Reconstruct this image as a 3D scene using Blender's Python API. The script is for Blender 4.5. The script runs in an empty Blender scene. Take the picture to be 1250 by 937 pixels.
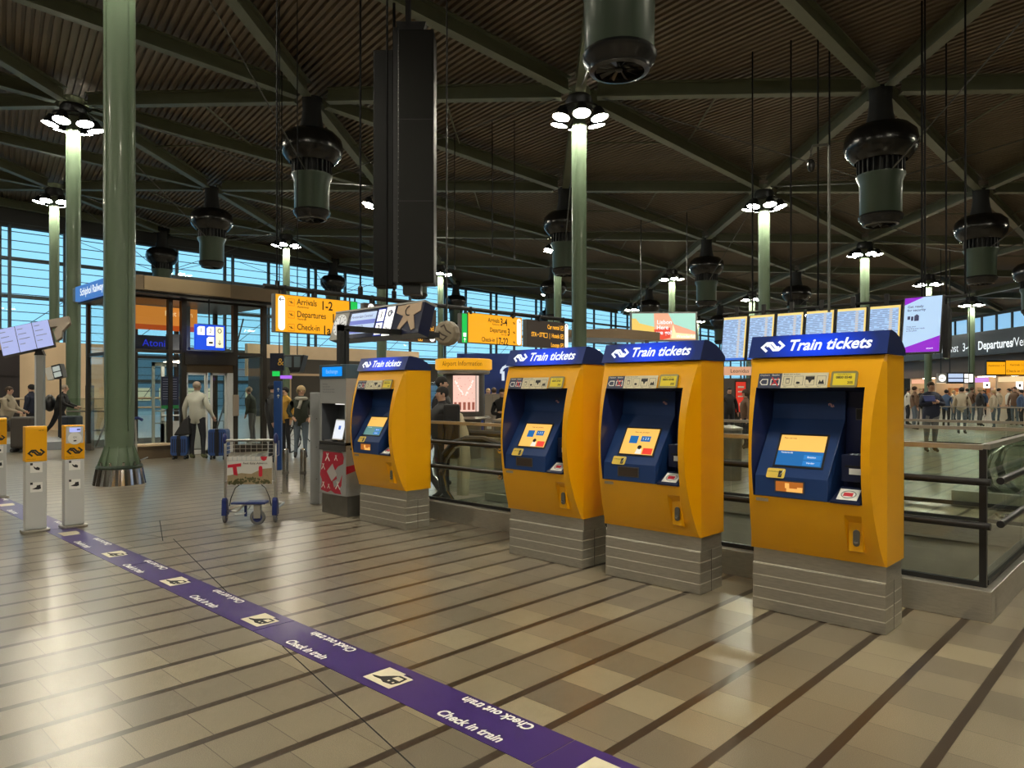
import bpy, bmesh, math, random
from mathutils import Vector, Matrix
random.seed(7)
C = bpy.context.scene.collection
sc = bpy.context.scene
PI = math.pi

# ---------------------------------------------------------------- camera, world, exposure
YAW = math.radians(43.6); FPX = 880.0; CAMH = 1.6
FW = Vector((-math.sin(YAW), math.cos(YAW), 0)); RT = Vector((math.cos(YAW), math.sin(YAW), 0))
cd = bpy.data.cameras.new('camera'); cam = bpy.data.objects.new('camera', cd); C.objects.link(cam)
cd.sensor_width = 36; cd.lens = FPX / 1250 * 36; cd.clip_end = 500
cd.shift_y = (477 - 468.5) / 1250
cam.location = (0, 0, CAMH); cam.rotation_euler = (PI / 2, 0, YAW)
sc.camera = cam
w = bpy.data.worlds.new('dusk_sky'); sc.world = w; w.use_nodes = True
bg = w.node_tree.nodes['Background']; bg.inputs[0].default_value = (0.17, 0.37, 0.54, 1); bg.inputs[1].default_value = 2.7
sc.view_settings.view_transform = 'Standard'; sc.view_settings.look = 'None'
sc.view_settings.exposure = 0.0; sc.view_settings.gamma = 1; sc.view_settings.use_curve_mapping = False
LAMP = 200.0            # emission of the floodlight faces
sc.cycles.max_bounces = 7; sc.cycles.transparent_max_bounces = 16
sc.cycles.sample_clamp_indirect = 4.0
sc.cycles.caustics_reflective = False; sc.cycles.caustics_refractive = False

def at(px, d, z=0.0):
    p = FW * d + RT * ((px - 625) / FPX * d); return Vector((p.x, p.y, z))

# ---------------------------------------------------------------- materials
MATS = {}
def mat(name, col, rough=0.5, metal=0.0, emit=None, es=1.0, spec=0.5, noise=0.0, nscale=8.0, coat=0.0, bump=0.0, stretch=None):
    if name in MATS: return MATS[name]
    m = bpy.data.materials.new(name); m.use_nodes = True; nt = m.node_tree; b = nt.nodes['Principled BSDF']
    c = tuple(col) + (1,) if len(col) == 3 else col
    b.inputs['Base Color'].default_value = c; b.inputs['Roughness'].default_value = rough; b.inputs['Metallic'].default_value = metal
    b.inputs['Specular IOR Level'].default_value = spec; b.inputs['Coat Weight'].default_value = coat
    if emit is not None:
        b.inputs['Emission Color'].default_value = tuple(emit) + (1,); b.inputs['Emission Strength'].default_value = es
    if noise or bump:
        tc = nt.nodes.new('ShaderNodeTexCoord'); mp = nt.nodes.new('ShaderNodeMapping'); n = nt.nodes.new('ShaderNodeTexNoise')
        if stretch: mp.inputs['Scale'].default_value = stretch
        n.inputs['Scale'].default_value = nscale; n.inputs['Detail'].default_value = 4
        nt.links.new(tc.outputs['Object'], mp.inputs[0]); nt.links.new(mp.outputs[0], n.inputs[0])
        if noise:
            r = nt.nodes.new('ShaderNodeMix'); r.data_type = 'RGBA'; r.blend_type = 'MULTIPLY'; r.inputs[0].default_value = noise
            r.inputs[6].default_value = c; nt.links.new(n.outputs[0], r.inputs[7]); nt.links.new(r.outputs[2], b.inputs['Base Color'])
        if bump:
            bp = nt.nodes.new('ShaderNodeBump'); bp.inputs[0].default_value = bump; nt.links.new(n.outputs[0], bp.inputs['Height']); nt.links.new(bp.outputs[0], b.inputs['Normal'])
    MATS[name] = m; return m

M_yellow = mat('machine_yellow', (0.90, 0.425, 0.001), 0.36, coat=0.25, noise=.08, nscale=3)
M_blue = mat('machine_blue', (0.012, 0.043, 0.165), 0.38, coat=0.2)
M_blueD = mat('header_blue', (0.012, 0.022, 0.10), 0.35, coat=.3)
M_steel = mat('brushed_steel', (0.58, 0.55, 0.49), 0.34, 0.75, noise=.35, nscale=14, stretch=(1, 1, 6))
M_steelD = mat('dark_brushed_steel', (0.25, 0.24, 0.22), 0.4, 0.85, noise=.4, nscale=6)
M_chrome = mat('polished_steel', (0.68, 0.67, 0.65), 0.16, 1.0)
M_black = mat('black_plastic', (0.012, 0.012, 0.014), 0.4)
M_blackM = mat('matte_black_steel', (0.012, 0.013, 0.015), 0.6)
M_rod = mat('rod_black', (.008, .008, .009), .8, spec=.1)
M_green = mat('column_green', (0.16, 0.225, 0.15), 0.38, coat=.15, noise=.15, nscale=2, stretch=(1, 1, .3))
M_beam = mat('beam_green', (0.165, 0.185, 0.125), 0.45, noise=.3, nscale=3)
M_grey = mat('grey_enamel', (0.33, 0.34, 0.35), 0.4)
M_lgrey = mat('light_grey_enamel', (0.55, 0.56, 0.56), 0.4)
M_white = mat('white_enamel', (0.8, 0.8, 0.78), 0.4)
M_bronze = mat('bronze_panel', (0.20, 0.15, 0.10), 0.32, 0.6, noise=.25, nscale=2)
M_dbronze = mat('dark_bronze_frame', (0.045, 0.04, 0.034), 0.4, 0.5)
M_beige = mat('beige_panel', (0.62, 0.46, 0.30), 0.6, noise=.15, nscale=2)
M_skin = mat('skin', (0.55, 0.33, 0.24), 0.5)
M_text_k = mat('black_lettering', (0.015, 0.015, 0.018), 0.5)
M_text_w = mat('white_lettering', (0.85, 0.85, 0.80), 0.5)
M_rubber = mat('rubber', (0.03, 0.03, 0.032), 0.7)
M_navy = mat('navy_plastic', (0.015, 0.03, 0.16), 0.35)
M_red = mat('sticker_red', (0.42, 0.012, 0.04), 0.45)
M_cream = mat('cream_sticker', (0.72, 0.66, 0.48), 0.5)
def lit(name, col, s=1.0): return mat(name, tuple(c * .2 for c in col), 0.4, emit=col, es=s)
L_white = lit('lit_white', (1, .97, .9), 1.3)
L_yellow = lit('lit_yellow_sign', (1.0, .42, .01), 1.0)
L_green = lit('lit_green', (0.01, .55, .08), 1.0)
L_lamp = lit('lamp_face', (1, .93, .74), LAMP)
L_sky = lit('screen_pale_blue', (.50, .72, 1.0), .85)
L_purple = lit('screen_purple', (.26, .0, .55), 1.0)
L_orange = lit('lit_orange_text', (1.0, .45, .03), 1.2)

def glass(name, tint=(.86, .93, .90), refl=.10, rough=.02):
    m = bpy.data.materials.new(name); m.use_nodes = True; nt = m.node_tree; nt.nodes.clear()
    o = nt.nodes.new('ShaderNodeOutputMaterial'); mx = nt.nodes.new('ShaderNodeMixShader'); t = nt.nodes.new('ShaderNodeBsdfTransparent'); g = nt.nodes.new('ShaderNodeBsdfGlossy')
    f = nt.nodes.new('ShaderNodeFresnel'); f.inputs[0].default_value = 1.45
    a = nt.nodes.new('ShaderNodeMath'); a.operation = 'MULTIPLY_ADD'; a.inputs[1].default_value = .9; a.inputs[2].default_value = refl * .4; nt.links.new(f.outputs[0], a.inputs[0])
    t.inputs[0].default_value = tuple(tint) + (1,); g.inputs['Roughness'].default_value = rough
    ge = nt.nodes.new('ShaderNodeNewGeometry'); bf = nt.nodes.new('ShaderNodeMath'); bf.operation = 'SUBTRACT'; bf.inputs[0].default_value = 1; nt.links.new(ge.outputs['Backfacing'], bf.inputs[1])
    ab = nt.nodes.new('ShaderNodeMath'); ab.operation = 'MULTIPLY'; nt.links.new(a.outputs[0], ab.inputs[0]); nt.links.new(bf.outputs[0], ab.inputs[1])
    nt.links.new(ab.outputs[0], mx.inputs[0]); nt.links.new(t.outputs[0], mx.inputs[1]); nt.links.new(g.outputs[0], mx.inputs[2]); nt.links.new(mx.outputs[0], o.inputs[0]); return m
M_glass = glass('clear_glass', (.91, .945, .92)); M_glassD = glass('smoked_glass', (.55, .62, .62), .12)

# ---------------------------------------------------------------- mesh helpers
class MB:
    def __init__(s): s.v = []; s.f = []
    def add(s, vs, fs, M=None):
        n = len(s.v)
        for v in vs:
            v = Vector(v); s.v.append(M @ v if M else v)
        s.f += [tuple(i + n for i in f) for f in fs]; return s
    def box(s, x0, x1, y0, y1, z0, z1, M=None):
        vs = [(x, y, z) for z in (z0, z1) for y in (y0, y1) for x in (x0, x1)]
        return s.add(vs, [(0, 2, 3, 1), (4, 5, 7, 6), (0, 1, 5, 4), (2, 6, 7, 3), (0, 4, 6, 2), (1, 3, 7, 5)], M)
    def quad(s, a, b, c, d, M=None): return s.add([a, b, c, d], [(0, 1, 2, 3)], M)
    def prism(s, poly, y0, y1, M=None):          # poly in (x, z), extruded along y
        n = len(poly); vs = [(p[0], y0, p[1]) for p in poly] + [(p[0], y1, p[1]) for p in poly]
        fs = [tuple(range(n)), tuple(range(2 * n - 1, n - 1, -1))] + [(i, i + n, (i + 1) % n + n, (i + 1) % n) for i in range(n)]
        return s.add(vs, fs, M)
    def lathe(s, prof, seg=24, M=None, cap=True):
        vs = []; fs = []
        for r, z in prof:
            for k in range(seg):
                a = 2 * PI * k / seg; vs.append((r * math.cos(a), r * math.sin(a), z))
        for i in range(len(prof) - 1):
            for k in range(seg):
                k2 = (k + 1) % seg; fs.append((i * seg + k, i * seg + k2, (i + 1) * seg + k2, (i + 1) * seg + k))
        if cap:
            fs.append(tuple(range(seg))[::-1]); fs.append(tuple(range((len(prof) - 1) * seg, len(prof) * seg)))
        return s.add(vs, fs, M)
    def tube(s, pts, r, seg=8, M=None, closed=False):
        pts = [Vector(p) for p in pts]; n = len(pts); vs = []; fs = []
        for i, p in enumerate(pts):
            if closed: t = pts[(i + 1) % n] - pts[i - 1]
            else: t = pts[min(i + 1, n - 1)] - pts[max(i - 1, 0)]
            t.normalize(); u = t.cross(Vector((0, 0, 1)))
            if u.length < .05: u = t.cross(Vector((1, 0, 0)))
            u.normalize(); v = t.cross(u)
            rr = r[i] if isinstance(r, (list, tuple)) else r
            for k in range(seg):
                a = 2 * PI * k / seg; vs.append(p + u * rr * math.cos(a) + v * rr * math.sin(a))
        for i in range(n if closed else n - 1):
            j = (i + 1) % n
            for k in range(seg):
                k2 = (k + 1) % seg; fs.append((i * seg + k, i * seg + k2, j * seg + k2, j * seg + k))
        if not closed: fs.append(tuple(range(seg))[::-1]); fs.append(tuple(range((n - 1) * seg, n * seg)))
        return s.add(vs, fs, M)
    def ell(s, c, r, seg=12, rings=8, M=None):
        prof = []
        for i in range(rings + 1):
            a = -PI / 2 + PI * i / rings; prof.append((max(.0001, math.cos(a)), math.sin(a)))
        T = Matrix.Translation(c) @ Matrix.Diagonal((r[0], r[1], r[2], 1))
        return s.lathe(prof, seg, (M @ T) if M else T)
    def stroke(s, pts, wd, th=.002, M=None):      # flat polyline band in local xy
        pts = [Vector((p[0], p[1], 0)) for p in pts]; n = len(pts); L = []; R = []
        for i in range(n):
            d1 = (pts[i] - pts[i - 1]).normalized() if i else None; d2 = (pts[i + 1] - pts[i]).normalized() if i < n - 1 else None
            d = ((d1 or d2) + (d2 or d1)).normalized(); nn = Vector((-d.y, d.x, 0)); c = max(.5, nn.dot(Vector((-(d2 or d1).y, (d2 or d1).x, 0))))
            L.append(pts[i] + nn * wd / 2 / c); R.append(pts[i] - nn * wd / 2 / c)
        vs = L + R; fs = [(i + n, i + n + 1, i + 1, i) for i in range(n - 1)]
        vs2 = [v + Vector((0, 0, th)) for v in vs]
        return s.add(vs2, fs, M)
    def mesh(s, name, m, smooth=False):
        me = bpy.data.meshes.new(name); me.from_pydata([tuple(v) for v in s.v], [], s.f)
        bm = bmesh.new(); bm.from_mesh(me); bmesh.ops.recalc_face_normals(bm, faces=bm.faces) if len(s.f) < 60000 else None; bm.to_mesh(me); bm.free()
        if m: me.materials.append(m)
        if smooth: 
            for p in me.polygons: p.use_smooth = True
            try: me.set_sharp_from_angle(angle=math.radians(40))
            except Exception: pass
        return me
def part(name, mb, m, parent=None, smooth=False, bevel=0, label=None):
    o = bpy.data.objects.new(name, mb.mesh(name, m, smooth) if isinstance(mb, MB) else mb); C.objects.link(o)
    if parent: o.parent = parent
    if bevel:
        b = o.modifiers.new('bevel', 'BEVEL'); b.width = bevel; b.segments = 2; b.limit_method = 'ANGLE'
    if label: o['label'] = label
    return o
def tag(o, label, cat, group=None, kind=None):
    o['label'] = label; o['category'] = cat
    if group: o['group'] = group
    if kind: o['kind'] = kind
    return o
def thing(name, label, cat, loc=(0, 0, 0), rz=0, group=None, kind=None):
    o = bpy.data.objects.new(name, None); C.objects.link(o); o.location = loc; o.rotation_euler = (0, 0, rz); o.empty_display_size = .1
    return tag(o, label, cat, group, kind)
def struct(name, mb, m, **k):
    o = part(name, mb, m, **k); o['kind'] = 'structure'; return o
def kids(o): return [x for x in C.objects if x.parent is o]
def copy_tree(o, parent=None):
    c = o.copy(); C.objects.link(c); c.parent = parent
    for ch in KID.get(o.name) or kids(o): copy_tree(ch, c)
    return c
KID = {}
def frame(o, ux, uy):
    o, ux, uy = Vector(o), Vector(ux).normalized(), Vector(uy).normalized(); uz = ux.cross(uy)
    return Matrix(((ux.x, uy.x, uz.x, o.x), (ux.y, uy.y, uz.y, o.y), (ux.z, uy.z, uz.z, o.z), (0, 0, 0, 1)))
def text(name, body, size, m, parent, M, bold=0.0, shear=0.0, align='CENTER', sx=1.0, lab=None, lift=.0015, sp=1.0):
    cu = bpy.data.curves.new('t', 'FONT'); cu.body = body; cu.size = size; cu.offset = bold; cu.shear = shear; cu.align_x = align; cu.align_y = 'CENTER'; cu.resolution_u = 3; cu.space_character = sp
    t = bpy.data.objects.new('t', cu); C.objects.link(t); dg = bpy.context.evaluated_depsgraph_get(); me = bpy.data.meshes.new_from_object(t.evaluated_get(dg))
    C.objects.unlink(t); bpy.data.objects.remove(t)
    T = M @ Matrix.Translation((0, 0, lift)) @ Matrix.Diagonal((sx, 1, 1, 1)); me.transform(T)
    me.materials.clear(); me.materials.append(m)
    return part(name, me, m, parent, label=lab)
def plate(M, x0, x1, y0, y1, th=.001): return MB().box(x0, x1, y0, y1, 0, th, M)
LOGO = [[(-.5, -.5), (-1, -.05), (-.6, .36), (-.12, .36), (.3, -.1), (.62, -.1)], [(.5, .5), (1, .05), (.6, -.36), (.12, -.36), (-.3, .1), (-.62, .1)]]
def logo(name, m, parent, M, s, wd=.2):
    b = MB()
    for p in LOGO: b.stroke([(x * s, y * s) for x, y in p], wd * s, .002, M)
    return part(name, b, m, parent)
def rrect(w_, h_, r, seg=4, cx=0, cy=0):
    p = []
    for qx, qy, a0 in ((1, 1, 0), (-1, 1, 90), (-1, -1, 180), (1, -1, 270)):
        for k in range(seg + 1):
            a = math.radians(a0 + 90 * k / seg); p.append((cx + qx * (w_ / 2 - r) + r * math.cos(a), cy + qy * (h_ / 2 - r) + r * math.sin(a)))
    return p
def flatpoly(M, poly, th=.001):
    n = len(poly); b = MB(); b.add([(x, y, 0) for x, y in poly] + [(x, y, th) for x, y in poly], [tuple(range(n, 2 * n)), tuple(range(n))[::-1]] + [(i, (i + 1) % n, (i + 1) % n + n, i + n) for i in range(n)], M); return b

# ---------------------------------------------------------------- roof lattice
N0 = Vector((-13.821, 17.513)); E1 = Vector((7.154, 4.967)); E2 = Vector((-7.085, 7.943))
def node(i, j): p = N0 + E1 * i + E2 * j; return Vector((p.x, p.y, 10.6 - .397 * i + .073 * j))
RB, RC = -.0382, -.0249
def roofz(x, y): return 10.6 + RB * (x - N0.x) + RC * (y - N0.y)

# ---------------------------------------------------------------- floor
def floor_mat():
    m = bpy.data.materials.new('stone_tiles'); m.use_nodes = True; nt = m.node_tree; b = nt.nodes['Principled BSDF']; L = nt.links.new
    def nd(t, **k):
        n = nt.nodes.new(t)
        for a, v in k.items(): setattr(n, a, v)
        return n
    def mth(op, a, b_=None, c=None):
        n = nd('ShaderNodeMath', operation=op)
        for i, v in enumerate((a, b_, c)):
            if v is None: continue
            if isinstance(v, (int, float)): n.inputs[i].default_value = v
            else: L(v, n.inputs[i])
        return n.outputs[0]
    g = nd('ShaderNodeNewGeometry'); s = nd('ShaderNodeSeparateXYZ'); L(g.outputs['Position'], s.inputs[0]); X, Y = s.outputs[0], s.outputs[1]
    u = mth('DIVIDE', mth('ADD', X, 2.24 + .026), .352); iu = mth('FLOOR', u); fu = mth('SUBTRACT', u, iu)
    strip = mth('LESS_THAN', fu, .052 / .352)
    v = mth('DIVIDE', mth('ADD', mth('ADD', Y, 0.02), mth('MULTIPLY', iu, .07)), .303); iv = mth('FLOOR', v); fv = mth('SUBTRACT', v, iv)
    joint = mth('LESS_THAN', fv, .012)
    cb = nd('ShaderNodeCombineXYZ'); L(iu, cb.inputs[0]); L(iv, cb.inputs[1]); wn = nd('ShaderNodeTexWhiteNoise', noise_dimensions='2D'); L(cb.outputs[0], wn.inputs['Vector'])
    cr = nd('ShaderNodeValToRGB'); e = cr.color_ramp.elements; e[0].color = (.145, .118, .08, 1); e[1].color = (.34, .285, .18, 1); e[1].position = 1
    for p, c in ((.25, (.185, .15, .10, 1)), (.5, (.22, .18, .118, 1)), (.78, (.25, .203, .132, 1)), (.86, (.32, .268, .168, 1))):
        q = e.new(p); q.color = c
    L(wn.outputs['Value'], cr.inputs[0])
    uni = nd('ShaderNodeMix', data_type='RGBA'); uni.inputs[6].default_value = (.20, .176, .138, 1); L(cr.outputs[0], uni.inputs[7])
    fac = nd('ShaderNodeMapRange'); L(X, fac.inputs[0]); fac.inputs[1].default_value = -5.5; fac.inputs[2].default_value = -3.0; fac.inputs[3].default_value = .25; fac.inputs[4].default_value = .75
    L(fac.outputs[0], uni.inputs[0])
    vo = nd('ShaderNodeTexNoise'); vo.inputs['Scale'].default_value = 260; vo.inputs['Detail'].default_value = 2; L(g.outputs['Position'], vo.inputs['Vector'])
    sp = nd('ShaderNodeMapRange'); L(vo.outputs[0], sp.inputs[0]); sp.inputs[1].default_value = .35; sp.inputs[2].default_value = .75; sp.inputs[3].default_value = .8; sp.inputs[4].default_value = 1.45
    mu = nd('ShaderNodeMix', data_type='RGBA', blend_type='MULTIPLY'); mu.inputs[0].default_value = 1; L(uni.outputs[2], mu.inputs[6]); L(sp.outputs[0], mu.inputs[7])
    jm = nd('ShaderNodeMix', data_type='RGBA'); L(joint, jm.inputs[0]); L(mu.outputs[2], jm.inputs[6]); jm.inputs[7].default_value = (.07, .055, .04, 1)
    sm = nd('ShaderNodeMix', data_type='RGBA'); L(strip, sm.inputs[0]); L(jm.outputs[2], sm.inputs[6]); sm.inputs[7].default_value = (.045, .030, .018, 1)
    L(sm.outputs[2], b.inputs['Base Color'])
    n2 = nd('ShaderNodeTexNoise'); n2.inputs['Scale'].default_value = 1.3; L(g.outputs['Position'], n2.inputs['Vector'])
    rr = nd('ShaderNodeMapRange'); L(n2.outputs[0], rr.inputs[0]); b.inputs['Roughness'].default_value = .28; b.inputs['Specular IOR Level'].default_value = .7
    bp = nd('ShaderNodeBump'); bp.inputs[0].default_value = .015; bp.inputs[1].default_value = .01; L(mth('MULTIPLY', vo.outputs[0], .5), bp.inputs['Height']); L(bp.outputs[0], b.inputs['Normal'])
    return m
M_floor = floor_mat()
FX0, FX1, FY0, FY1 = -60, 40, -28, 150
V1 = (-7.9, -1.06, 6.02, 8.9); V2 = (-2.5, 9, 11.65, 14.8)
def floor_with_holes(holes):
    xs = sorted({FX0, FX1} | {v for h in holes for v in h[:2]}); ys = sorted({FY0, FY1} | {v for h in holes for v in h[2:]}); b = MB()
    for i in range(len(xs) - 1):
        for j in range(len(ys) - 1):
            cx, cy = (xs[i] + xs[i + 1]) / 2, (ys[j] + ys[j + 1]) / 2
            if any(h[0] < cx < h[1] and h[2] < cy < h[3] for h in holes): continue
            b.quad((xs[i], ys[j], 0), (xs[i + 1], ys[j], 0), (xs[i + 1], ys[j + 1], 0), (xs[i], ys[j + 1], 0))
    return b
struct('floor', floor_with_holes([V1, V2]), M_floor)
struct('floor', MB().box(-14, 12, 4.9, 17, -4.2, -4.0), mat('lower_floor', (.22, .20, .17), .4))
M_pit = mat('pit_steel', (.52, .49, .42), .42, .4, noise=.4, nscale=3)
for k, (x0, x1, y0, y1) in enumerate((V1, V2)):
    b = MB()
    b.quad((x0, y0, 0), (x1, y0, 0), (x1, y0, -4), (x0, y0, -4)).quad((x0, y1, 0), (x1, y1, 0), (x1, y1, -4), (x0, y1, -4)).quad((x1, y0, 0), (x1, y1, 0), (x1, y1, -4), (x1, y0, -4)).quad((x0, y0, 0), (x0, y1, 0), (x0, y1, -4), (x0, y0, -4))
    struct('wall_pit', b, M_pit)
# expansion joint: a thin dark line running obliquely over the tiles
b = MB()
for a, c in (((-8.03, 3.12), (-5.53, 2.575)), ((-4.16, 2.28), (-2.4, 1.93)), ((-8.6, 2.95), (-8.15, 3.1)), ((-9.3, 3.45), (-8.0, 3.0))):
    d = (Vector(c) - Vector(a)).normalized(); n = Vector((-d.y, d.x)) * .004
    b.quad((a[0] - n.x, a[1] - n.y, .0015), (a[0] + n.x, a[1] + n.y, .0015), (c[0] + n.x, c[1] + n.y, .0015), (c[0] - n.x, c[1] - n.y, .0015))
struct('trim_1', b, M_text_k)

# ---------------------------------------------------------------- ceiling deck and outer walls
M_deck = mat('roof_decking', (.20, .158, .118), .55, noise=.25, nscale=1.5)
ra = math.atan2(.234, -1.204); RU = Vector((math.cos(ra), math.sin(ra), 0)); RV = Vector((-RU.y, RU.x, 0))
b = MB(); P = .215; UP = .62
prof = [(0, 0), (.48, 0), (.54, .5), (.94, .5)]
def deckpt(u, v, dz):
    x = -8 + RU.x * u + RV.x * v; y = 40 + RU.y * u + RV.y * v; return (x, y, roofz(x, y) + UP + dz)
pts = []
v = -78.0
while v < 118:
    for f, h in prof: pts.append((v + f * P, h * .19))
    v += P
vs = []; fs = []
for (vv, h) in pts:
    vs.append(deckpt(-62, -vv, h)); vs.append(deckpt((-50.8 + 8 + RV.x * vv) / RU.x, -vv, h))
for i in range(len(pts) - 1): fs.append((2 * i, 2 * i + 1, 2 * i + 3, 2 * i + 2))
b.add(vs, fs); struct('ceiling', b, M_deck)
M_wall = mat('far_wall', (.16, .13, .10), .7)
GX = -50.5
struct('wall_back', MB().box(-60, 40, -28.3, -28, 0, 14), M_wall)
struct('wall_right', MB().box(39.7, 40, -28, 150, 0, 12), M_wall)
struct('wall_far', MB().box(-50, 40, 150, 150.3, 0, 12), M_wall)
# glass facade: opaque pieces round it, mullions and transoms as one frame, one pane
struct('wall_left', MB().box(GX - .4, GX + .1, -28, 150, 11.25, 13.6).box(GX - .4, GX + .1, -28, -4, 0, 11.3), mat('dark_fascia', (.03, .032, .034), .6))
b = MB()
for k in range(40):
    y = -3.6 + k * 3.35
    b.box(GX - .09, GX + .09, y - .09, y + .09, 0, 11.3)
    if k % 2 == 0: b.box(GX + .25, GX + .45, y + .35, y + .5, 0, 11.3)
for z in (2.25, 4.45, 7.15, 9.35): b.box(GX + .05, GX + .3, -4, 150, z - .10, z + .10)
for k in range(22):
    z = .55 + k * .52; b.box(GX + .1, GX + .14, -4, 150, z - .022, z + .022)
for k in range(20):
    y = -3.6 + k * 6.7
    b.tube([(GX + .3, y, 4.45), (GX + .3, y + 3.35, 7.15)], .02, 4).tube([(GX + .3, y + 3.35, 7.15), (GX + .3, y + 6.7, 9.4)], .02, 4).tube([(GX + .3, y + 1, 1.0), (GX + .3, y + 3.35, 4.45)], .02, 4)
win = struct('window_1', b, mat('facade_steel', (.035, .05, .06), .5))
o = part('pane', MB().box(GX - .2, GX - .18, -4, 150, 0, 11.25), M_glass, win)

# ground and a pale low building outside the facade
struct('ground_outside', MB().box(-140, GX - .5, -60, 200, -.4, -.3), mat('outside_paving', (.16, .18, .19), .6))
M_ob = mat('outside_render', (.30, .36, .40), .7)
b = MB().box(-92, -78, -30, 18, -.3, 4.2).box(-95, -80, 24, 60, -.3, 5.5).box(-92, -78, 66, 120, -.3, 3.6)
struct('wall_outside', b, M_ob)
b = MB()
for k in range(60):
    y = -28 + k * 2.4
    if not (18 < y + 1 < 25 or 59 < y + 1 < 67): b.box(-77.95, -77.9, y, y + 1.5, .6, 1.9) if y < 18 or y > 60 else b.box(-79.95, -79.9, y, y + 1.5, .6, 1.9)
struct('window_3', b, lit('lit_outside_window', (.8, .75, .5), .6))
# roof beams along the three lattice directions
def ibeam(L, h=.42, w_=.30):
    b = MB(); b.box(0, L, -w_ / 2, w_ / 2, 0, .045).box(0, L, -w_ / 2, w_ / 2, h, h + .04).box(0, L, -.02, .02, .04, h)
    return b
bm_cache = {}
def beam(a, c, cut=.55, h=.42):
    d = c - a; L = d.length - 2 * cut; key = (round(L, 2), h)
    if key not in bm_cache: bm_cache[key] = ibeam(L, h).mesh('roof_beam', M_beam)
    o = bpy.data.objects.new('roof_beam', bm_cache[key]); C.objects.link(o); u = d.normalized(); v = Vector((0, 0, 1)).cross(u).normalized(); wz = u.cross(v)
    p = a + u * cut
    o.matrix_world = Matrix(((u.x, v.x, wz.x, p.x), (u.y, v.y, wz.y, p.y), (u.z, v.z, wz.z, p.z), (0, 0, 0, 1)))
    o['kind'] = 'structure'; return o
def inview(p, m=250):
    d = p.x * FW.x + p.y * FW.y; l = p.x * RT.x + p.y * RT.y
    if d < 1: return False
    x = 625 + FPX * l / d; y = 477 - FPX * (p.z - 1.6) / d
    return -m < x < 1250 + m and y > -m * 1.6
def inside(p): return p.x > GX + .6 and p.x < 24 and p.y > -20 and p.y < 125
nodes = {}
for i in range(-9, 11):
    for j in range(-9, 13):
        p = node(i, j)
        if inside(p): nodes[(i, j)] = p
for (i, j), p in nodes.items():
    for di, dj in ((1, 0), (0, 1), (1, 1)):
        q = node(i + di, j + dj)
        if q.x < GX - 1:      # run up to the facade
            t = (p.x - GX - .1) / (p.x - q.x); q = p + (q - p) * t
            if (q - p).length < 2: continue
        if inview(p) or inview(q): beam(p, q)
    for di, dj in ((1, 0), (0, -1), (-1, -1)):
        q = node(i + di, j + dj)
    for di, dj in ((-1, 0), (0, -1), (-1, -1)):
        q = node(i + di, j + dj)
        if q.x < GX + .6 and inview(p):
            t = (p.x - GX - .1) / (p.x - q.x); q2 = p + (q - p) * t
            if (q2 - p).length > 2: beam(p, q2)
# secondary purlins
for (i, j), p in nodes.items():
    if not inview(p, 50): continue
    a = p + (node(i + 1, j) - p) * .5; c = p + (node(i, j + 1) - p) * .5; e = p + (node(i + 1, j + 1) - p) * .5
    for s, t in ((a, e), (c, e)):
        if s.x > GX and t.x > GX:
            o = struct('roof_beam', MB().tube([s + Vector((0, 0, .42)), t + Vector((0, 0, .42))], .035, 5), M_beam)

# ---------------------------------------------------------------- columns, floodlights, ventilation units
def lamp_meshes():
    sh = MB().lathe([(.05, .34), (.12, .33), (.17, .22), (.21, .10), (.275, .0), (.265, -.005), (.20, .09), (.16, .2)], 18, cap=False).mesh('lamp_shade', M_blackM, True)
    fc = MB().lathe([(.001, .012), (.258, .012), (.258, .004), (.001, .004)], 18, cap=False).mesh('lamp_face', L_lamp)
    return sh, fc
SH, FC = lamp_meshes()
RING = MB().tube([(.62 * math.cos(a * PI / 12), .62 * math.sin(a * PI / 12), 0) for a in range(24)], .03, 6, closed=True)
for k in range(6):
    a = PI / 3 * k; RING.tube([(.2 * math.cos(a), .2 * math.sin(a), .25), (.64 * math.cos(a), .64 * math.sin(a), -.02)], .022, 5)
RINGM = RING.lathe([(.34, .42), (.42, .30), (.42, .05), (.3, 0.0)], 16).mesh('ring', M_blackM, True)
def floodlights(c, z):
    part('mounting_ring', RINGM, None, c).location = (0, 0, z - .35)
    for k in range(6):
        a = PI / 3 * k + .26; T = Matrix.Translation((.68 * math.cos(a), .68 * math.sin(a), z - .71)) @ Matrix.Rotation(a, 4, 'Z') @ Matrix.Rotation(-.22, 4, 'Y')
        s = part('floodlight', SH, None, c); s.matrix_local = T
        part('lamp_face', FC, None, s, label='glowing white lamp face')
colcache = {}
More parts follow.
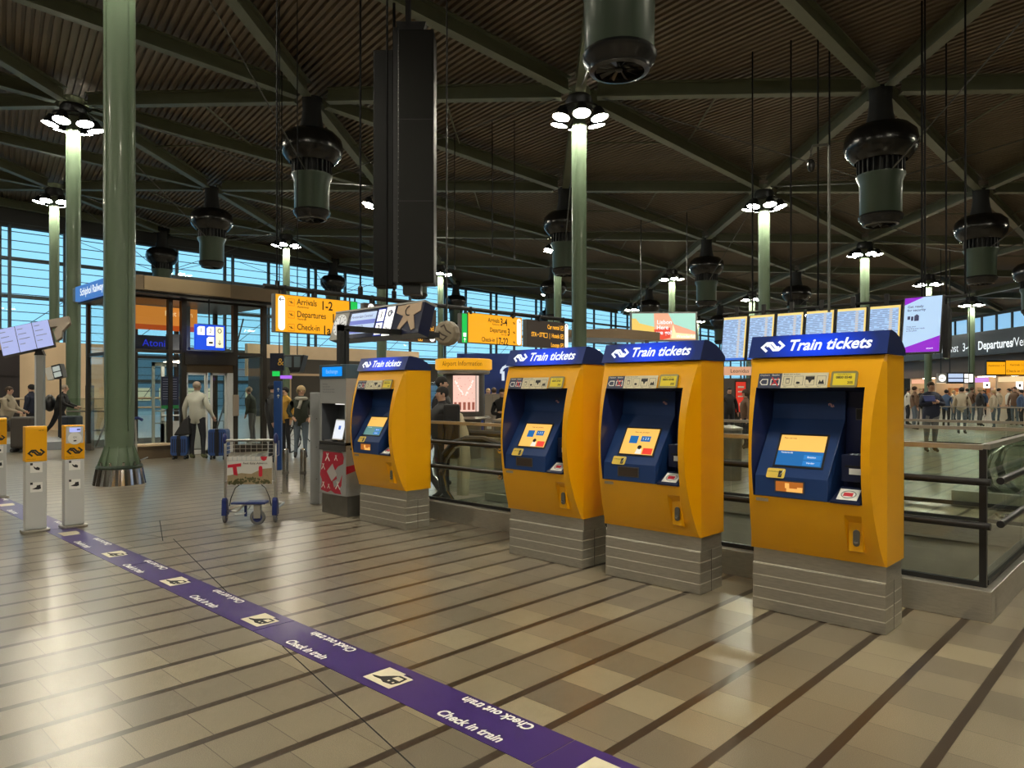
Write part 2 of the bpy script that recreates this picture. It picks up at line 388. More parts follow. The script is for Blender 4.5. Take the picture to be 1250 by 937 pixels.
def column(p, label, r=.235, group=None, feet=False):
    ht = p.z - .52
    c = thing('steel_column', label, 'column', (p.x, p.y, 0), 0, group, 'thing')
    floodlights(c, p.z)
    z0 = .62 if feet else 0
    prof = [(r * .93, z0), (r, 3.0), (r * 1.02, 5), (r, ht - 1), (r * .9, ht)]
    part('shaft', MB().lathe(prof, 14), M_green, c, smooth=True)
    part('capital', MB().lathe([(r * .9, ht), (r * 1.1, ht + .12), (.30, p.z - .1), (.34, p.z + .3)], 14), M_beam, c, smooth=True)
    b = MB()
    for a in (.3, 1.9, 3.5, 5.0):
        x, y = r * 1.0 * math.cos(a), r * math.sin(a); b.box(x - .012, x + .012, y - .012, y + .012, z0 + .3, ht - .3)
    part('seam_strip', b, M_green, c)
    if feet:
        part('flared_foot', MB().lathe([(.29, .33), (.265, .45), (r * .93, .63)], 20), M_green, c, smooth=True)
        part('base_plate', MB().lathe([(.36, .27), (.365, .30), (.35, .33), (.2, .335)], 28), mat('dark_green', (.03, .05, .035), .4), c)
        b = MB()
        for k in range(10):
            T = Matrix.Rotation(2 * PI * k / 10 + .2, 4, 'Z'); b.prism([(.2, .33), (.345, .33), (.235, .66), (.2, .66)], -.006, .006, T)
        part('stiffener_fin', b, M_green, c)
        b = MB()
        for k in range(10):
            T = Matrix.Rotation(2 * PI * k / 10 + .5, 4, 'Z') @ Matrix.Translation((.31, 0, .33)); b.lathe([(.022, 0), (.022, .05), (.012, .06)], 6, T)
        part('anchor_bolt', b, M_chrome, c)
        n = 26; b = MB(); 
        for k in range(n):
            a0, a1 = 2 * PI * k / n, 2 * PI * (k + 1) / n; am = (a0 + a1) / 2
            f = lambda r_, a, z: (r_ * math.cos(a), r_ * math.sin(a), z)
            b.quad(f(.405, a0, 0), f(.415, am, 0), f(.365, am, .27), f(.355, a0, .27)).quad(f(.415, am, 0), f(.405, a1, 0), f(.355, a1, .27), f(.365, am, .27))
        part('steel_collar', b, M_chrome, c)
    else:
        part('steel_collar', MB().lathe([(.40, 0), (.355, .27), (.25, .3)], 20), M_steel, c)
    return c
def fan_meshes():
    d = {}
    d['neck'] = MB().lathe([(.32, .15), (.3, -.25), (.34, -.6), (.42, -.95)], 16).mesh('neck', M_blackM, True)
    d['dome'] = MB().lathe([(.42, -.92), (.75, -1.0), (.95, -1.2), (1.0, -1.48), (.94, -1.72), (.78, -1.92), (.70, -1.98), (.68, -1.9), (.4, -1.85)], 28, cap=False).mesh('dome', mat('glossy_black', (.007, .0065, .0065), .22), True)
    b = MB()
    for k in range(24):
        b.box(.52, .64, -.02, .02, -2.35, -1.8, Matrix.Rotation(2 * PI * k / 24, 4, 'Z'))
    d['fin_ring'] = b.lathe([(.5, -1.8), (.5, -2.42)], 20).mesh('fin_ring', M_blackM)
    d['cowl'] = MB().lathe([(.50, -2.42), (.66, -2.36), (.655, -2.42), (.57, -2.6), (.555, -3.5), (.54, -3.52)], 28, cap=False).mesh('cowl', mat('cowl_green', (.035, .055, .038), .35, coat=.25), True)
    d['nozzle'] = MB().lathe([(.56, -3.5), (.60, -3.56), (.57, -3.66), (.50, -3.72), (.48, -3.80), (.40, -3.82), (.38, -3.72), (.01, -3.7)], 28, cap=False).mesh('nozzle', mat('gloss_black', (.01, .01, .011), .25), True)
    b = MB()
    for k in range(10):
        T = Matrix.Rotation(2 * PI * k / 10, 4, 'Z'); b.add([(.04, -.01, -3.76), (.37, -.035, -3.80), (.37, .035, -3.76), (.04, .01, -3.74)], [(0, 1, 2, 3)], T)
    d['impeller'] = b.ell((0, 0, -3.77), (.06, .06, .04)).mesh('impeller', mat('fan_metal', (.05, .05, .05), .3, .5))
    return d
FAN = fan_meshes()
M_cable = mat('steel_cable', (.10, .10, .09), .5, .5)
def fan(i, j, label, rods=True, group=None):
    p = node(i, j); r = thing('ventilation_unit', label, 'ventilation unit', p, 0, group)
    for k, me in FAN.items(): part(k, me, None, r)
    if rods:
        for q in (node(i + 1, j), node(i - 1, j), node(i, j + 1), node(i, j - 1)):
            v = q - p; v.z += .1; u = Vector((v.x, v.y, 0)).normalized()
            part('tie_rod', MB().tube([u * .6 + Vector((0, 0, -2.4)), v * .93 + Vector((0, 0, -.05))], .02, 5), M_cable, r)
    return r
COLS = {(-1, -1): ('thick green column with bolted steel foot beside the purple floor band', True),
        (0, 0): ('green column rising behind the second and third ticket machines', False),
        (-2, 0): ('green column next to the tall one at the screens on a post', False),
        (-3, 1): ('thin green column in front of the beige wall, near the facade', False),
        (1, 1): ('green column rising from behind the flight screens', False),
        (2, 2): ('green column rising above the screens beside the purple advert', False),
        (3, 3): ('green column behind the purple security advert', False),
        (-2, 2): ('green column above the yellow Arrivals 1-2 sign', False),
        (-1, 1): ('green column largely hidden by the tall black hanging panel', False),
        (-1, 3): ('slim green column behind the round beige clock drum', False),
        (0, 2): ('green column right behind the dark car rental sign', False),
        (1, 3): ('thin green column rising behind the billboard', False),
        (4, 4): ('green column in front of the white Departures lettering', False)}
for (i, j), p in nodes.items():
    if (i - j) % 2: continue
    seen = inview(p, 60) or (i, j) in COLS
    behind = (i, j) in ((-1, -5), (-2, -4), (-3, -3), (0, -4), (0, -2), (-1, -3), (-2, -2), (-3, -1), (-4, 0), (1, -1), (2, 0), (3, 1), (2, -2), (1, -3))
    if not (seen or behind): continue
    lab, ft = COLS.get((i, j), (None, False)); grp = None
    if lab is None:
        grp = 'distant columns' ; lab = 'slim green column standing far off in the dim end of the hall'
        if not seen: grp = 'columns outside the picture'; lab = 'green column outside the picture that carries the roof'
    if (i, j) == (-1, -1): p = Vector((*at(146, 12.45).xy, p.z))
    column(p, lab, .245 if (i, j) == (-1, -1) else .225, grp, ft)
FANS = {(0, -1): 'huge green ventilation unit cut off by the top edge', (1, 0): 'green ventilation unit under a black dome, above the largest ticket machine',
        (2, 1): 'green ventilation unit at the picture edge above the purple advert', (-1, 0): 'green ventilation unit with black dome beside the tall black panel',
        (-2, 1): 'ventilation unit hanging before the facade, over the lift canopy', (1, 2): 'small ventilation unit hanging above the third ticket machine',
        (0, 1): 'ventilation unit half hidden by the column over the second machine', (2, 3): 'small ventilation unit hanging just over the flight screens',
        (-3, 2): 'dark ventilation unit hanging before the blue glass facade', (-2, 3): 'dark ventilation unit above the yellow Arrivals 1-2 sign'}
for k, (l) in FANS.items():
    if k in ((-3, 2),):
        p = node(*k)
    fan(*k, l)
for k in ((-1, 2), (0, 3), (1, 4), (3, 4), (2, 5), (3, 2), (4, 3), (0, 5), (-1, 4)):
    if k in nodes: fan(*k, 'small dark ventilation unit far back under the roof', False, 'distant ventilation units')


# ================================================================ purple floor band
M_band = mat('purple_vinyl', (.055, .028, .17), .33, noise=.1, nscale=4)
band = thing('floor_band', 'long purple check-in floor sticker with white lettering and train signs', 'floor sticker', (0, 0, 0))
xs_ = [-14.6, -12.1, -9.6, -7.1, -4.56, -2.07, .5]
b = MB()
for i in range(len(xs_) - 1): b.box(xs_[i] + .003, xs_[i + 1] - .003, 2.285, 2.59, .0005, .0025)
part('vinyl_strip', b, M_band, band)
for k in range(-1, 8):
    x = -1.79 - 1.475 * k
    T = frame((x, 2.435, .003), (1, 0, 0), (0, 1, 0))
    if k >= 0 or True:
        b = flatpoly(T, [(-.12, -.09), (.12, -.09), (.12, .075), (.03, .075), (.03, .095), (-.12, .095)], .001)
        p = part('pictogram_sticker', b, M_cream, band)
        if k <= 4:
            T2 = T @ Matrix.Translation((0, -.004, .0012)); ab = lambda q: [((u_ - .5) * .24, (v_ - .5) * .17) for u_, v_ in q]
            part('train_symbol', flatpoly(T2, ab([(.06, .30), (.3, .40), (.5, .72), (.62, .86), (.88, .86), (.93, .5), (.86, .24), (.6, .18), (.42, .27), (.2, .25)]), .001), M_text_k, p)
            T3 = T2 @ Matrix.Translation((0, 0, .0012))
            part('train_window', flatpoly(T3, ab([(.60, .55), (.63, .76), (.84, .76), (.86, .55)]), .0005), M_cream, p)
            for u_ in (.62, .78): part('headlight', flatpoly(T3, ab([(u_, .32), (u_ + .05, .32), (u_ + .05, .40), (u_, .40)]), .0005), M_cream, p)
            part('pictogram_print', flatpoly(T2, ab([(.70, 1.02), (.88, 1.02), (.88, 1.05), (.70, 1.05)]), .0006), M_text_k, p)
    xt = x - .735
    T = frame((xt, 2.352, .003), (1, 0, 0), (0, 1, 0)); text('check_in_lettering', 'Check in train', .088, M_text_w, band, T, .0028, .15, sx=.86, lift=.0005)
    T = frame((xt, 2.54, .003), (-1, 0, 0), (0, -1, 0)); text('check_out_lettering', 'Check out train', .088, M_text_w, band, T, .0028, .15, sx=.86, lift=.0005)

# ================================================================ ticket machines
M_headlit = bpy.data.materials.new('backlit_blue'); M_headlit.use_nodes = True
def _hl():
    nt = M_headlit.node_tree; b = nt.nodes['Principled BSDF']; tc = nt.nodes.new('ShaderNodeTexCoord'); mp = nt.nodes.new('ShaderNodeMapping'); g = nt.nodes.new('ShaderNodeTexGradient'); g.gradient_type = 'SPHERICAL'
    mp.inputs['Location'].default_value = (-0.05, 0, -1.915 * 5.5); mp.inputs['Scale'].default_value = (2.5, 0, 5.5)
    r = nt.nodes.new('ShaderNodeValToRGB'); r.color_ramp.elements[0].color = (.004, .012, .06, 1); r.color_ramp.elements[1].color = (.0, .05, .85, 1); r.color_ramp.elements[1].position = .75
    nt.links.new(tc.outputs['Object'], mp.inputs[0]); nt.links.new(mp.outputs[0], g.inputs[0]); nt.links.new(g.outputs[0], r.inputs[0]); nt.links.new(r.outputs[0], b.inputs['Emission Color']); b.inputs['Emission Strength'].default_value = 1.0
    b.inputs['Base Color'].default_value = (.01, .02, .1, 1); b.inputs['Roughness'].default_value = .3
_hl()
L_text = lit('backlit_white_lettering', (.92, .97, 1.0), 1.0)
HW = .465; ZB, ZT = .45, 1.84; DEP = .37
def bulge(z): 
    t = min(1, max(0, (z - ZB) / (ZT - ZB))); return math.sin(PI * t) ** .85 if 0 < t < 1 else 0
def fy(z): return -.165 * bulge(z)
def xin(z): return HW - .012 - .045 * bulge(z)
def zline(a, c, n): return [a + (c - a) * k / n for k in range(n + 1)]
OX0, OX1, OZ0, OZ1 = -.385, .355, .855, 1.625
HX0, HX1, HZ0, HZ1 = .235, .345, .53, .78
def ticket_machine(loc, label, screen, lit_window=False):
    r = thing('ticket_machine', label, 'ticket machine', loc)
    # stainless plinth of four courses with a recessed neck
    pl = MB().box(-.455, .455, .02, DEP - .02, .335, ZB + .01)
    for k in range(4): pl.box(-.455, .455, .004, DEP - .01, k * .0845 + .0035, (k + 1) * .0845 - .0035)
    pj = MB()
    for k in range(1, 5): pj.box(-.4535, .4535, .006, DEP - .012, k * .0845 - .0034, k * .0845 + .0034)
    part('plinth_seam_highlight', pj, mat('seam_highlight', (.75, .72, .64), .3, .3), r)  # highlight along the course joints, painted as paler strips in the grooves
    pl.box(-.447, .447, .012, DEP - .02, 0.001, .34)
    part('plinth', pl, M_steel, r, bevel=.002)
    sj = MB().box(.4535, .4562, .18, .184, 0, .335); part('plinth_joint', sj, M_steelD, r)
    # sides, back, cheeks
    sd = MB(); sd.box(-HW, HW, DEP - .005, DEP, ZB, ZT).quad((-HW, 0, ZB), (-HW, DEP, ZB), (-HW, DEP, ZT), (-HW, 0, ZT)).quad((HW, 0, ZB), (HW, DEP, ZB), (HW, DEP, ZT), (HW, 0, ZT)).quad((-HW, 0, ZB), (HW, 0, ZB), (HW, DEP, ZB), (-HW, DEP, ZB)).quad((-HW, 0, ZT), (HW, 0, ZT), (HW, DEP, ZT), (-HW, DEP, ZT))
    part('body', sd, M_yellow, r)
    zs = zline(ZB, ZT, 28)
    for s in (-1, 1):
        ck = MB()
        for a, c in zip(zs, zs[1:]): ck.quad((s * HW, 0, a), (s * HW, 0, c), (s * xin(c), fy(c), c), (s * xin(a), fy(a), a))
        part('side_cheek', ck, M_yellow, r, smooth=True)
    fp = MB()
    zz = sorted(set(zline(ZB, HZ0, 2) + zline(HZ0, HZ1, 5) + zline(HZ1, OZ0, 2) + zline(OZ0, OZ1, 16) + zline(OZ1, ZT, 5)))
    for a, c in zip(zz, zz[1:]):
        m_ = (a + c) / 2
        cols = [(-1, -1), (OX0, OX0), (HX0, HX0), (HX1, HX1), (OX1, OX1), (1, 1)]
        X = lambda q, z: q * xin(z) if abs(q) == 1 else q
        for k in range(5):
            p, q = cols[k][0], cols[k + 1][0]
            if OZ0 < m_ < OZ1 and k in (1, 2, 3): continue
            if HZ0 < m_ < HZ1 and k == 2: continue
            fp.quad((X(p, a), fy(a), a), (X(q, a), fy(a), a), (X(q, c), fy(c), c), (X(p, c), fy(c), c))
    part('front_panel', fp, M_yellow, r, smooth=True)
    # lock recess
    b = MB(); y1 = -.045
    b.add([(HX0, fy(HZ0), HZ0), (HX1, fy(HZ0), HZ0), (HX1, fy(HZ1), HZ1), (HX0, fy(HZ1), HZ1), (HX0 + .02, y1 - .03, HZ0 + .01), (HX1 - .005, y1 - .03, HZ0 + .01), (HX1 - .005, y1 - .03, HZ1 - .05), (HX0 + .015, y1 - .03, HZ1 - .05)], [(0, 1, 5, 4), (1, 2, 6, 5), (2, 3, 7, 6), (3, 0, 4, 7), (4, 5, 6, 7)])
    lr = part('lock_recess', b, M_yellow, r)
    T = frame((.302, y1 - .031, .63), (1, 0, 0), (0, 0, 1))
    part('lock_plate', flatpoly(T, rrect(.042, .11, .0205), .012), M_steelD, lr, bevel=.002)
    part('lock_cylinder', MB().lathe([(.011, .012), (.011, .02), (.004, .022)], 12, T @ Matrix.Translation((0, -.025, 0))), M_chrome, lr)
    # blue recess: walls, back, sloping fascia, lower fascia, terminal bay
    b = MB(); YB = .16; zr = zline(OZ0, OZ1, 16)
    for a, c in zip(zr, zr[1:]):
        b.quad((OX0, fy(a), a), (OX0, fy(c), c), (OX0 + .035, YB, c), (OX0 + .035, YB, a)).quad((OX1, fy(a), a), (OX1, fy(c), c), (OX1, YB, c), (OX1, YB, a))
    b.quad((OX0, fy(OZ1), OZ1), (OX1, fy(OZ1), OZ1), (OX1, YB, OZ1 - .03), (OX0 + .03, YB, OZ1 - .03)).quad((OX0, fy(OZ0), OZ0), (OX1, fy(OZ0), OZ0), (OX1, YB, OZ0), (OX0, YB, OZ0)).quad((OX0, YB, OZ0), (OX1, YB, OZ0), (OX1, YB, OZ1), (OX0, YB, OZ1))
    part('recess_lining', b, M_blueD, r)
    S1 = .165      # right edge of the fascia
    Pt = [(YB - .04, 1.60), (YB - .05, 1.40), (-.135, 1.00), (-.145, OZ0 + .002)]
    b = MB(); prof_ = [(YB, 1.60)] + Pt + [(YB, OZ0 + .002)]
    L0 = [-.345, -.345, -.355, -.372, -.372, -.345]; n = len(prof_)
    b.add([(L0[k], p[0], p[1]) for k, p in enumerate(prof_)] + [(S1 - (.0 if k < 3 else .03), p[0], p[1]) for k, p in enumerate(prof_)], [tuple(range(n)), tuple(range(2 * n - 1, n - 1, -1))] + [(k, k + n, (k + 1) % n + n, (k + 1) % n) for k in range(n)])
    fa = part('fascia', b, M_blue, r, bevel=.004)
    d = Vector((0, Pt[1][0] - Pt[2][0], Pt[1][1] - Pt[2][1])).normalized(); mid = Vector((-.085, (Pt[1][0] + Pt[2][0]) / 2, (Pt[1][1] + Pt[2][1]) / 2))
    T = frame(mid - d * .025, (1, 0, 0), d)
    sb = part('screen_bezel', plate(T, -.175, .175, -.135, .135, .004), M_black, fa)
    T2 = T @ Matrix.Translation((0, 0, .0045))
    if screen == 'tickets':
        part('screen', plate(T2, -.16, .16, -.12, .12), lit('screen_yellow', (1.0, .56, .12), .95), sb)
        for (x0, x1, y0, y1, mm) in ((-.10, -.02, -.02, .05, 'b'), (.01, .10, .0, .05, 'b'), (.06, .15, -.115, -.06, 'r')):
            part('screen_button', plate(T2 @ Matrix.Translation((0, 0, .001)), x0, x1, y0, y1, .0008), lit('screen_blue', (.01, .07, .20), .8) if mm == 'b' else lit('screen_red', (.9, .05, .03), .9), sb)
        text('screen_text', 'Kies een product', .02, M_text_k, sb, T2 @ Matrix.Translation((0, .085, .001)))
        text('screen_text', '1 2 3', .03, L_text, sb, T2 @ Matrix.Translation((.055, .025, .002)))
        bb = flatpoly(T2 @ Matrix.Translation((0, 0, .001)), [(-.01, -.115), (.05, -.115), (.045, -.07), (.0, -.07)], .001); part('screen_figure', bb, lit('screen_white', (.9, .85, .75), .9), sb)
        part('screen_hair', flatpoly(T2 @ Matrix.Translation((0, 0, .002)), [(.02 + .022 * math.cos(k), -.055 + .02 * math.sin(k)) for k in range(6)], .001), M_text_k, sb)
    else:
        part('screen', plate(T2, -.16, .16, -.005, .12), lit('screen_yellow', (1.0, .56, .12), .95), sb)
        part('screen_lower', plate(T2, -.16, .16, -.12, -.006), lit('screen_blue', (.01, .13, .38), 1.0) if screen == 'card' else lit('screen_teal', (.12, .28, .27), .9), sb)
        text('screen_text', 'Plan uw reis', .018, M_text_k, sb, T2 @ Matrix.Translation((-.135, .095, .001)), align='LEFT')
        text('screen_text', 'Nederlands', .018, L_text, sb, T2 @ Matrix.Translation((-.135, -.02, .001)), align='LEFT')
        for dy in (-.05, -.095):
            part('screen_button', plate(T2 @ Matrix.Translation((0, 0, .0008)), .03, .15, dy - .018, dy + .018, .0008), lit('button_blue', (.02, .2, .55), 1.0), sb)
            text('button_text', 'Verder' if dy < -.06 else 'Betalen', .02, L_text, sb, T2 @ Matrix.Translation((.085, dy, .002)))
    # stickers and coin window
    T = frame(mid - d * .21 + Vector((-.14, 0, 0)), (1, 0, 0), d)
    st = part('card_sticker', flatpoly(T, rrect(.13, .075, .012), .002), mat('sticker_yellow', (.82, .60, .10), .5), fa)
    part('card_sign', plate(T @ Matrix.Translation((0, 0, .002)), .02, .045, -.03, .02, .001), M_text_k, st)
    part('card_sign', MB().stroke([(.03, -.02), (.05, .02), (.055, .03)], .006, .001, T @ Matrix.Translation((0, 0, .002))), M_text_w, st)
    text('sticker_text', 'Contactloos', .016, M_text_k, st, T @ Matrix.Translation((-.02, .012, .001)))
    T = frame((-.12, Pt[2][0] - .008, .935), (1, 0, 0), (0, 0, 1))
    cw = part('coin_window', plate(T, -.105, .105, -.042, .042, .002), mat('window_frame', (.12, .12, .13), .4, .6), fa)
    part('coin_tray', plate(T @ Matrix.Translation((0, 0, .002)), -.095, .095, -.034, .034, .001), lit('tray_glow', (.75, .22, .03), .5) if lit_window else mat('dim_tray', (.05, .035, .028), .3), cw)
    if lit_window:
        for (x0, x1, y0, y1) in ((-.02, .09, -.034, -.01), (-.03, .0, -.01, .025), (.055, .092, -.01, .0)):
            part('coin_slot_glow', plate(T @ Matrix.Translation((0, 0, .003)), x0, x1, y0, y1, .001), lit('tray_bright', (1.0, .5, .12), .9), cw)
    T = frame((.07, YB - .043, 1.50), (1, 0, 0), (0, 0, 1))
    ns = part('contactless_sticker', plate(T, -.03, .03, -.035, .035, .001), mat('sticker_navy', (.03, .05, .13), .4), fa)
    logo('contactless_mark', mat('sticker_pink', (.55, .3, .32), .5), ns, T @ Matrix.Translation((0, 0, .001)) @ Matrix.Rotation(-.5, 4, 'Z'), .02, .3)
    # terminal bay on the right
    b = MB().box(.185, .345, -.02, YB, .99, 1.17).box(.17, .35, -.13, YB, OZ0, .87)
    b.add([(.155, -.15, .87), (.345, -.15, .87), (.345, -.02, .955), (.185, -.02, .955), (.155, -.15, .856), (.345, -.15, .856), (.345, -.02, .856), (.185, -.02, .856)], [(0, 1, 2, 3), (0, 4, 5, 1), (1, 5, 6, 2), (0, 3, 7, 4), (3, 2, 6, 7)])
    tb = part('card_terminal', b, mat('terminal_navy', (.008, .014, .05), .35), r, bevel=.003)
    T = frame((.255, -.088, .9115), (1, 0, 0), (0, .13, .085))
    rd = part('card_reader_sticker', plate(T, -.065, .065, -.055, .055, .002), M_text_w, tb)
    part('card_ring', MB().tube([(.046 * math.cos(k * PI / 10), .036 * math.sin(k * PI / 10), .003) for k in range(20)], .004, 4, T, closed=True), mat('ring_grey', (.4, .4, .4), .5), rd)
    part('card_sign', plate(T @ Matrix.Translation((0, 0, .002)), -.032, .028, -.018, .018, .001), mat('bright_red', (.65, .03, .05), .5), rd)
    T = frame((.27, -.021, 1.06), (1, 0, 0), (0, 0, 1)); part('slot_label', plate(T, -.035, .045, -.02, .02, .002), M_white, tb); part('slot', plate(T, -.06, .07, .028, .04, .003), M_black, tb)
    b = MB()
    for k in range(3): b.box(.24 + k * .03, .256 + k * .03, -.015, .05, 1.17, 1.176)
    part('keypad', b, mat('light_key', (.45, .5, .6), .4), tb)
    T = frame((.27, YB - .001, 1.44), (1, 0, 0), (0, 0, 1)); g = part('camera_window', plate(T, -.05, .06, -.04, .04, .004), mat('window_frame', (.12, .12, .13), .4, .6), r)
    part('camera_glass', plate(T @ Matrix.Translation((0, 0, .004)), -.045, .055, -.035, .035, .001), M_black, g)
    # instruction stickers above the recess
    zc = 1.672; d2 = Vector((0, fy(zc + .03) - fy(zc - .03), .06)).normalized()
    T = frame((0, fy(zc) - .012, zc), (1, 0, 0), d2)
    s1 = part('info_sticker', plate(T, -.37, -.20, -.055, .055, .004), mat('sticker_slate', (.045, .055, .11), .45), r, label='dark blue sticker')
    text('info_text', 'Chipkaart', .018, M_text_w, s1, T @ Matrix.Translation((-.325, .042, .003))); text('info_text', 'Betalen', .018, M_text_w, s1, T @ Matrix.Translation((-.245, .042, .003)))
    part('card_outline', MB().stroke([(-.355, -.01), (-.34, .01), (-.30, .01), (-.30, -.03), (-.34, -.03), (-.355, -.01)], .007, .001, T @ Matrix.Translation((0, 0, .004))), M_text_w, s1)
    part('card_outline', MB().stroke([(-.275, .01), (-.215, .01), (-.215, -.03), (-.275, -.03), (-.275, .01)], .007, .001, T @ Matrix.Translation((0, 0, .004))), M_text_w, s1)
    part('red_cross', MB().stroke([(-.27, .025), (-.22, -.04)], .009, .001, T @ Matrix.Translation((0, 0, .0055))).stroke([(-.22, .02), (-.27, -.035)], .007, .001, T @ Matrix.Translation((0, 0, .0055))), mat('bright_red', (.65, .03, .05), .5), s1)
    s2 = part('instruction_sticker', plate(T, -.20, .12, -.055, .055, .004), M_cream, r, label='cream instruction sticker')
    text('instruction_text', 'Reizen met uw kaart', .014, M_text_k, s2, T @ Matrix.Translation((-.13, .046, .003)))
    for k in range(4):
        cx = -.155 + k * .077; Tk = T @ Matrix.Translation((cx, -.002, .004))
        part('step_frame', MB().stroke([(-.03, -.033), (.03, -.033), (.03, .033), (-.03, .033), (-.03, -.033)], .002, .0006, Tk), M_text_k, s2)
        part('step_picture', flatpoly(Tk, [rrect(.028, .04, .004), [(-.018, -.02), (-.004, -.025), (.012, -.02), (.006, -.008), (-.012, -.006)], [(-.03, .03), (.03, .03), (.03, .008), (.012, .004), (0, -.02), (-.012, .004), (-.03, .008)], [(-.02, -.025), (-.01, .005), (0, -.01), (.012, .008), (.022, -.025)]][k], .0008), M_text_k if k else mat('grey_print', (.2, .18, .15), .5), s2)
        if k == 0: part('step_card', plate(Tk @ Matrix.Translation((0, 0, .001)), -.010, .010, -.015, .008, .0005), M_cream, s2)
        text('step_text', 'Stap %d' % (k + 1), .010, M_text_k, s2, Tk @ Matrix.Translation((-.012, -.043, -.001)))
    T3 = T @ Matrix.Translation((.225, .004, 0))
    fr = part('number_frame', flatpoly(T3, rrect(.17, .115, .014), .008), mat('olive_frame', (.30, .26, .12), .4, .3), r)
    part('number_plate', plate(T3 @ Matrix.Translation((0, 0, .008)), -.07, .07, -.042, .042, .001), mat('plate_yellow', (.85, .68, .03), .45), fr)
    text('number_text', '0800 0540', .024, M_text_k, fr, T3 @ Matrix.Translation((0, .012, .009)), .0005)
    text('number_text', '205', .024, M_text_k, fr, T3 @ Matrix.Translation((.042, -.025, .009)), .0005)
    text('number_text', 'Hulp nodig? Bel ons', .011, M_text_k, fr, T3 @ Matrix.Translation((0, .033, .009)))
    T = frame((-.32, fy(.83) - .003, .828), (1, 0, 0), (0, 0, 1)); part('name_plate', plate(T, -.045, .045, -.011, .011, .002), mat('plate_taupe', (.35, .27, .18), .5), r)
    # backlit header
    y0, z0, y1_, z1 = -.03, ZT + .004, .035, 2.0
    pr = [(y0, z0), (y1_, z1), (.07, 2.003), (.15, 1.992), (.24, 1.965), (.32, 1.925), (.38, 1.88), (DEP + .01, z0 + .01), (DEP + .01, z0)]
    b = MB(); n = len(pr); b.add([(-HW - .008 + (.02 if 0 < k < 3 else 0) * 0, p[0], p[1]) for k, p in enumerate(pr)] + [(HW + .008, p[0], p[1]) for k, p in enumerate(pr)], [tuple(range(n)), tuple(range(2 * n - 1, n - 1, -1))] + [(k, k + n, (k + 1) % n + n, (k + 1) % n) for k in range(1, n)])
    hd = part('header', b, M_blueD, r)
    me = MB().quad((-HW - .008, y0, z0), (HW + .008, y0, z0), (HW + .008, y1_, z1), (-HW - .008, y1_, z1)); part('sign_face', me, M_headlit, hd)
    d3 = Vector((0, y1_ - y0, z1 - z0)).normalized(); T = frame((0, (y0 + y1_) / 2, (z0 + z1) / 2), (1, 0, 0), d3)
    logo('logo', L_text, hd, T @ Matrix.Translation((-.30, -.002, .001)), .078, .24)
    text('lettering', 'Train tickets', .118, L_text, hd, T @ Matrix.Translation((-.19, -.002, 0)), .003, .22, align='LEFT', sx=.93)
    return r
ticket_machine((-1.935, 5.09, 0), 'largest ticket machine, alone beside the glass railing corner', 'card', True)
ticket_machine((-3.28, 5.10, 0), 'ticket machine third along the row, its bright steel plinth facing the camera', 'tickets')
ticket_machine((-4.46, 5.12, 0), 'ticket machine second along the row, partly overlapped by the third', 'tickets')
ticket_machine((-7.05, 5.15, 0), 'ticket machine farthest off, standing beside the grey kiosk', 'help', True)

# ================================================================ grey kiosk with red map
kx0, kx1 = -.305, .305
k = thing('coin_kiosk', 'grey self-service kiosk with blue header and red map sticker', 'kiosk', (-8.12, 5.16, 0))
part('plinth', MB().box(kx0 + .02, kx1 - .0, .02, .36, 0, .26), M_steelD, k, bevel=.003)
b = MB().box(kx0, kx1, 0, .38, .26, .93).box(kx0, kx1, 0, .38, 1.44, 1.76).box(kx0, kx0 + .03, 0, .38, .93, 1.44).box(kx1 - .03, kx1, 0, .38, .93, 1.44).box(kx0 + .03, kx1 - .03, .26, .38, .93, 1.44)
part('cabinet', b, M_grey, k)
h_ = part('header', MB().box(kx0 - .005, kx1 + .005, -.01, .39, 1.76, 1.94), mat('slate_blue', (.06, .11, .16), .4), k, bevel=.006)
T = frame((0, -.011, 1.85), (1, 0, 0), (0, 0, 1)); part('header_sign', flatpoly(T, rrect(.46, .12, .01), .003), lit('cyan_sign', (.0, .28, .95), 1.0), h_); text('lettering', 'Exchange', .075, lit('pale_cyan', (.3, .6, 1), .9), h_, T @ Matrix.Translation((0, 0, .003)))
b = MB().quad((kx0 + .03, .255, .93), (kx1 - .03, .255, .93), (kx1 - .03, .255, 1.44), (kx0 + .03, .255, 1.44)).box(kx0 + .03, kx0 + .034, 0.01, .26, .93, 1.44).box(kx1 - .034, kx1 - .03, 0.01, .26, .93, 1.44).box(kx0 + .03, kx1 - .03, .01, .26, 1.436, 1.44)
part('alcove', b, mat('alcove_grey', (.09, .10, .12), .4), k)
part('alcove_lamp', MB().box(.0, .24, .04, .07, 1.425, 1.435), L_white, k)
part('counter', MB().box(kx0 + .0, kx1, -.012, .25, .90, .945), M_black, k, bevel=.004)
part('counter_front', MB().box(kx0, kx1, -.015, -.001, .83, .90), mat('counter_dark', (.05, .05, .055), .4), k)
part('key_pad', MB().box(-.20, -.02, .0, .12, .945, .965), mat('pad_steel', (.3, .31, .34), .35, .7), k, bevel=.004)
part('base_pad', MB().box(.03, .22, .05, .15, .945, .975), mat('cream_plastic', (.6, .55, .45), .5), k, bevel=.004)
T = frame((.09, .05, 1.10), (1, 0, 0), (0, .25, 1)); mo = part('monitor', flatpoly(T, rrect(.24, .27, .012), .012), M_white, k, bevel=.002); part('monitor_mark', plate(T @ Matrix.Translation((0, 0, .012)), -.02, .03, -.0, .05, .001), lit('mark_blue', (.05, .15, .6), .8), mo)
part('monitor_picture', plate(T @ Matrix.Translation((0, 0, .0121)), -.11, .11, -.12, .12, .0006), lit('screen_paper', (.85, .9, 1.0), .9), mo)
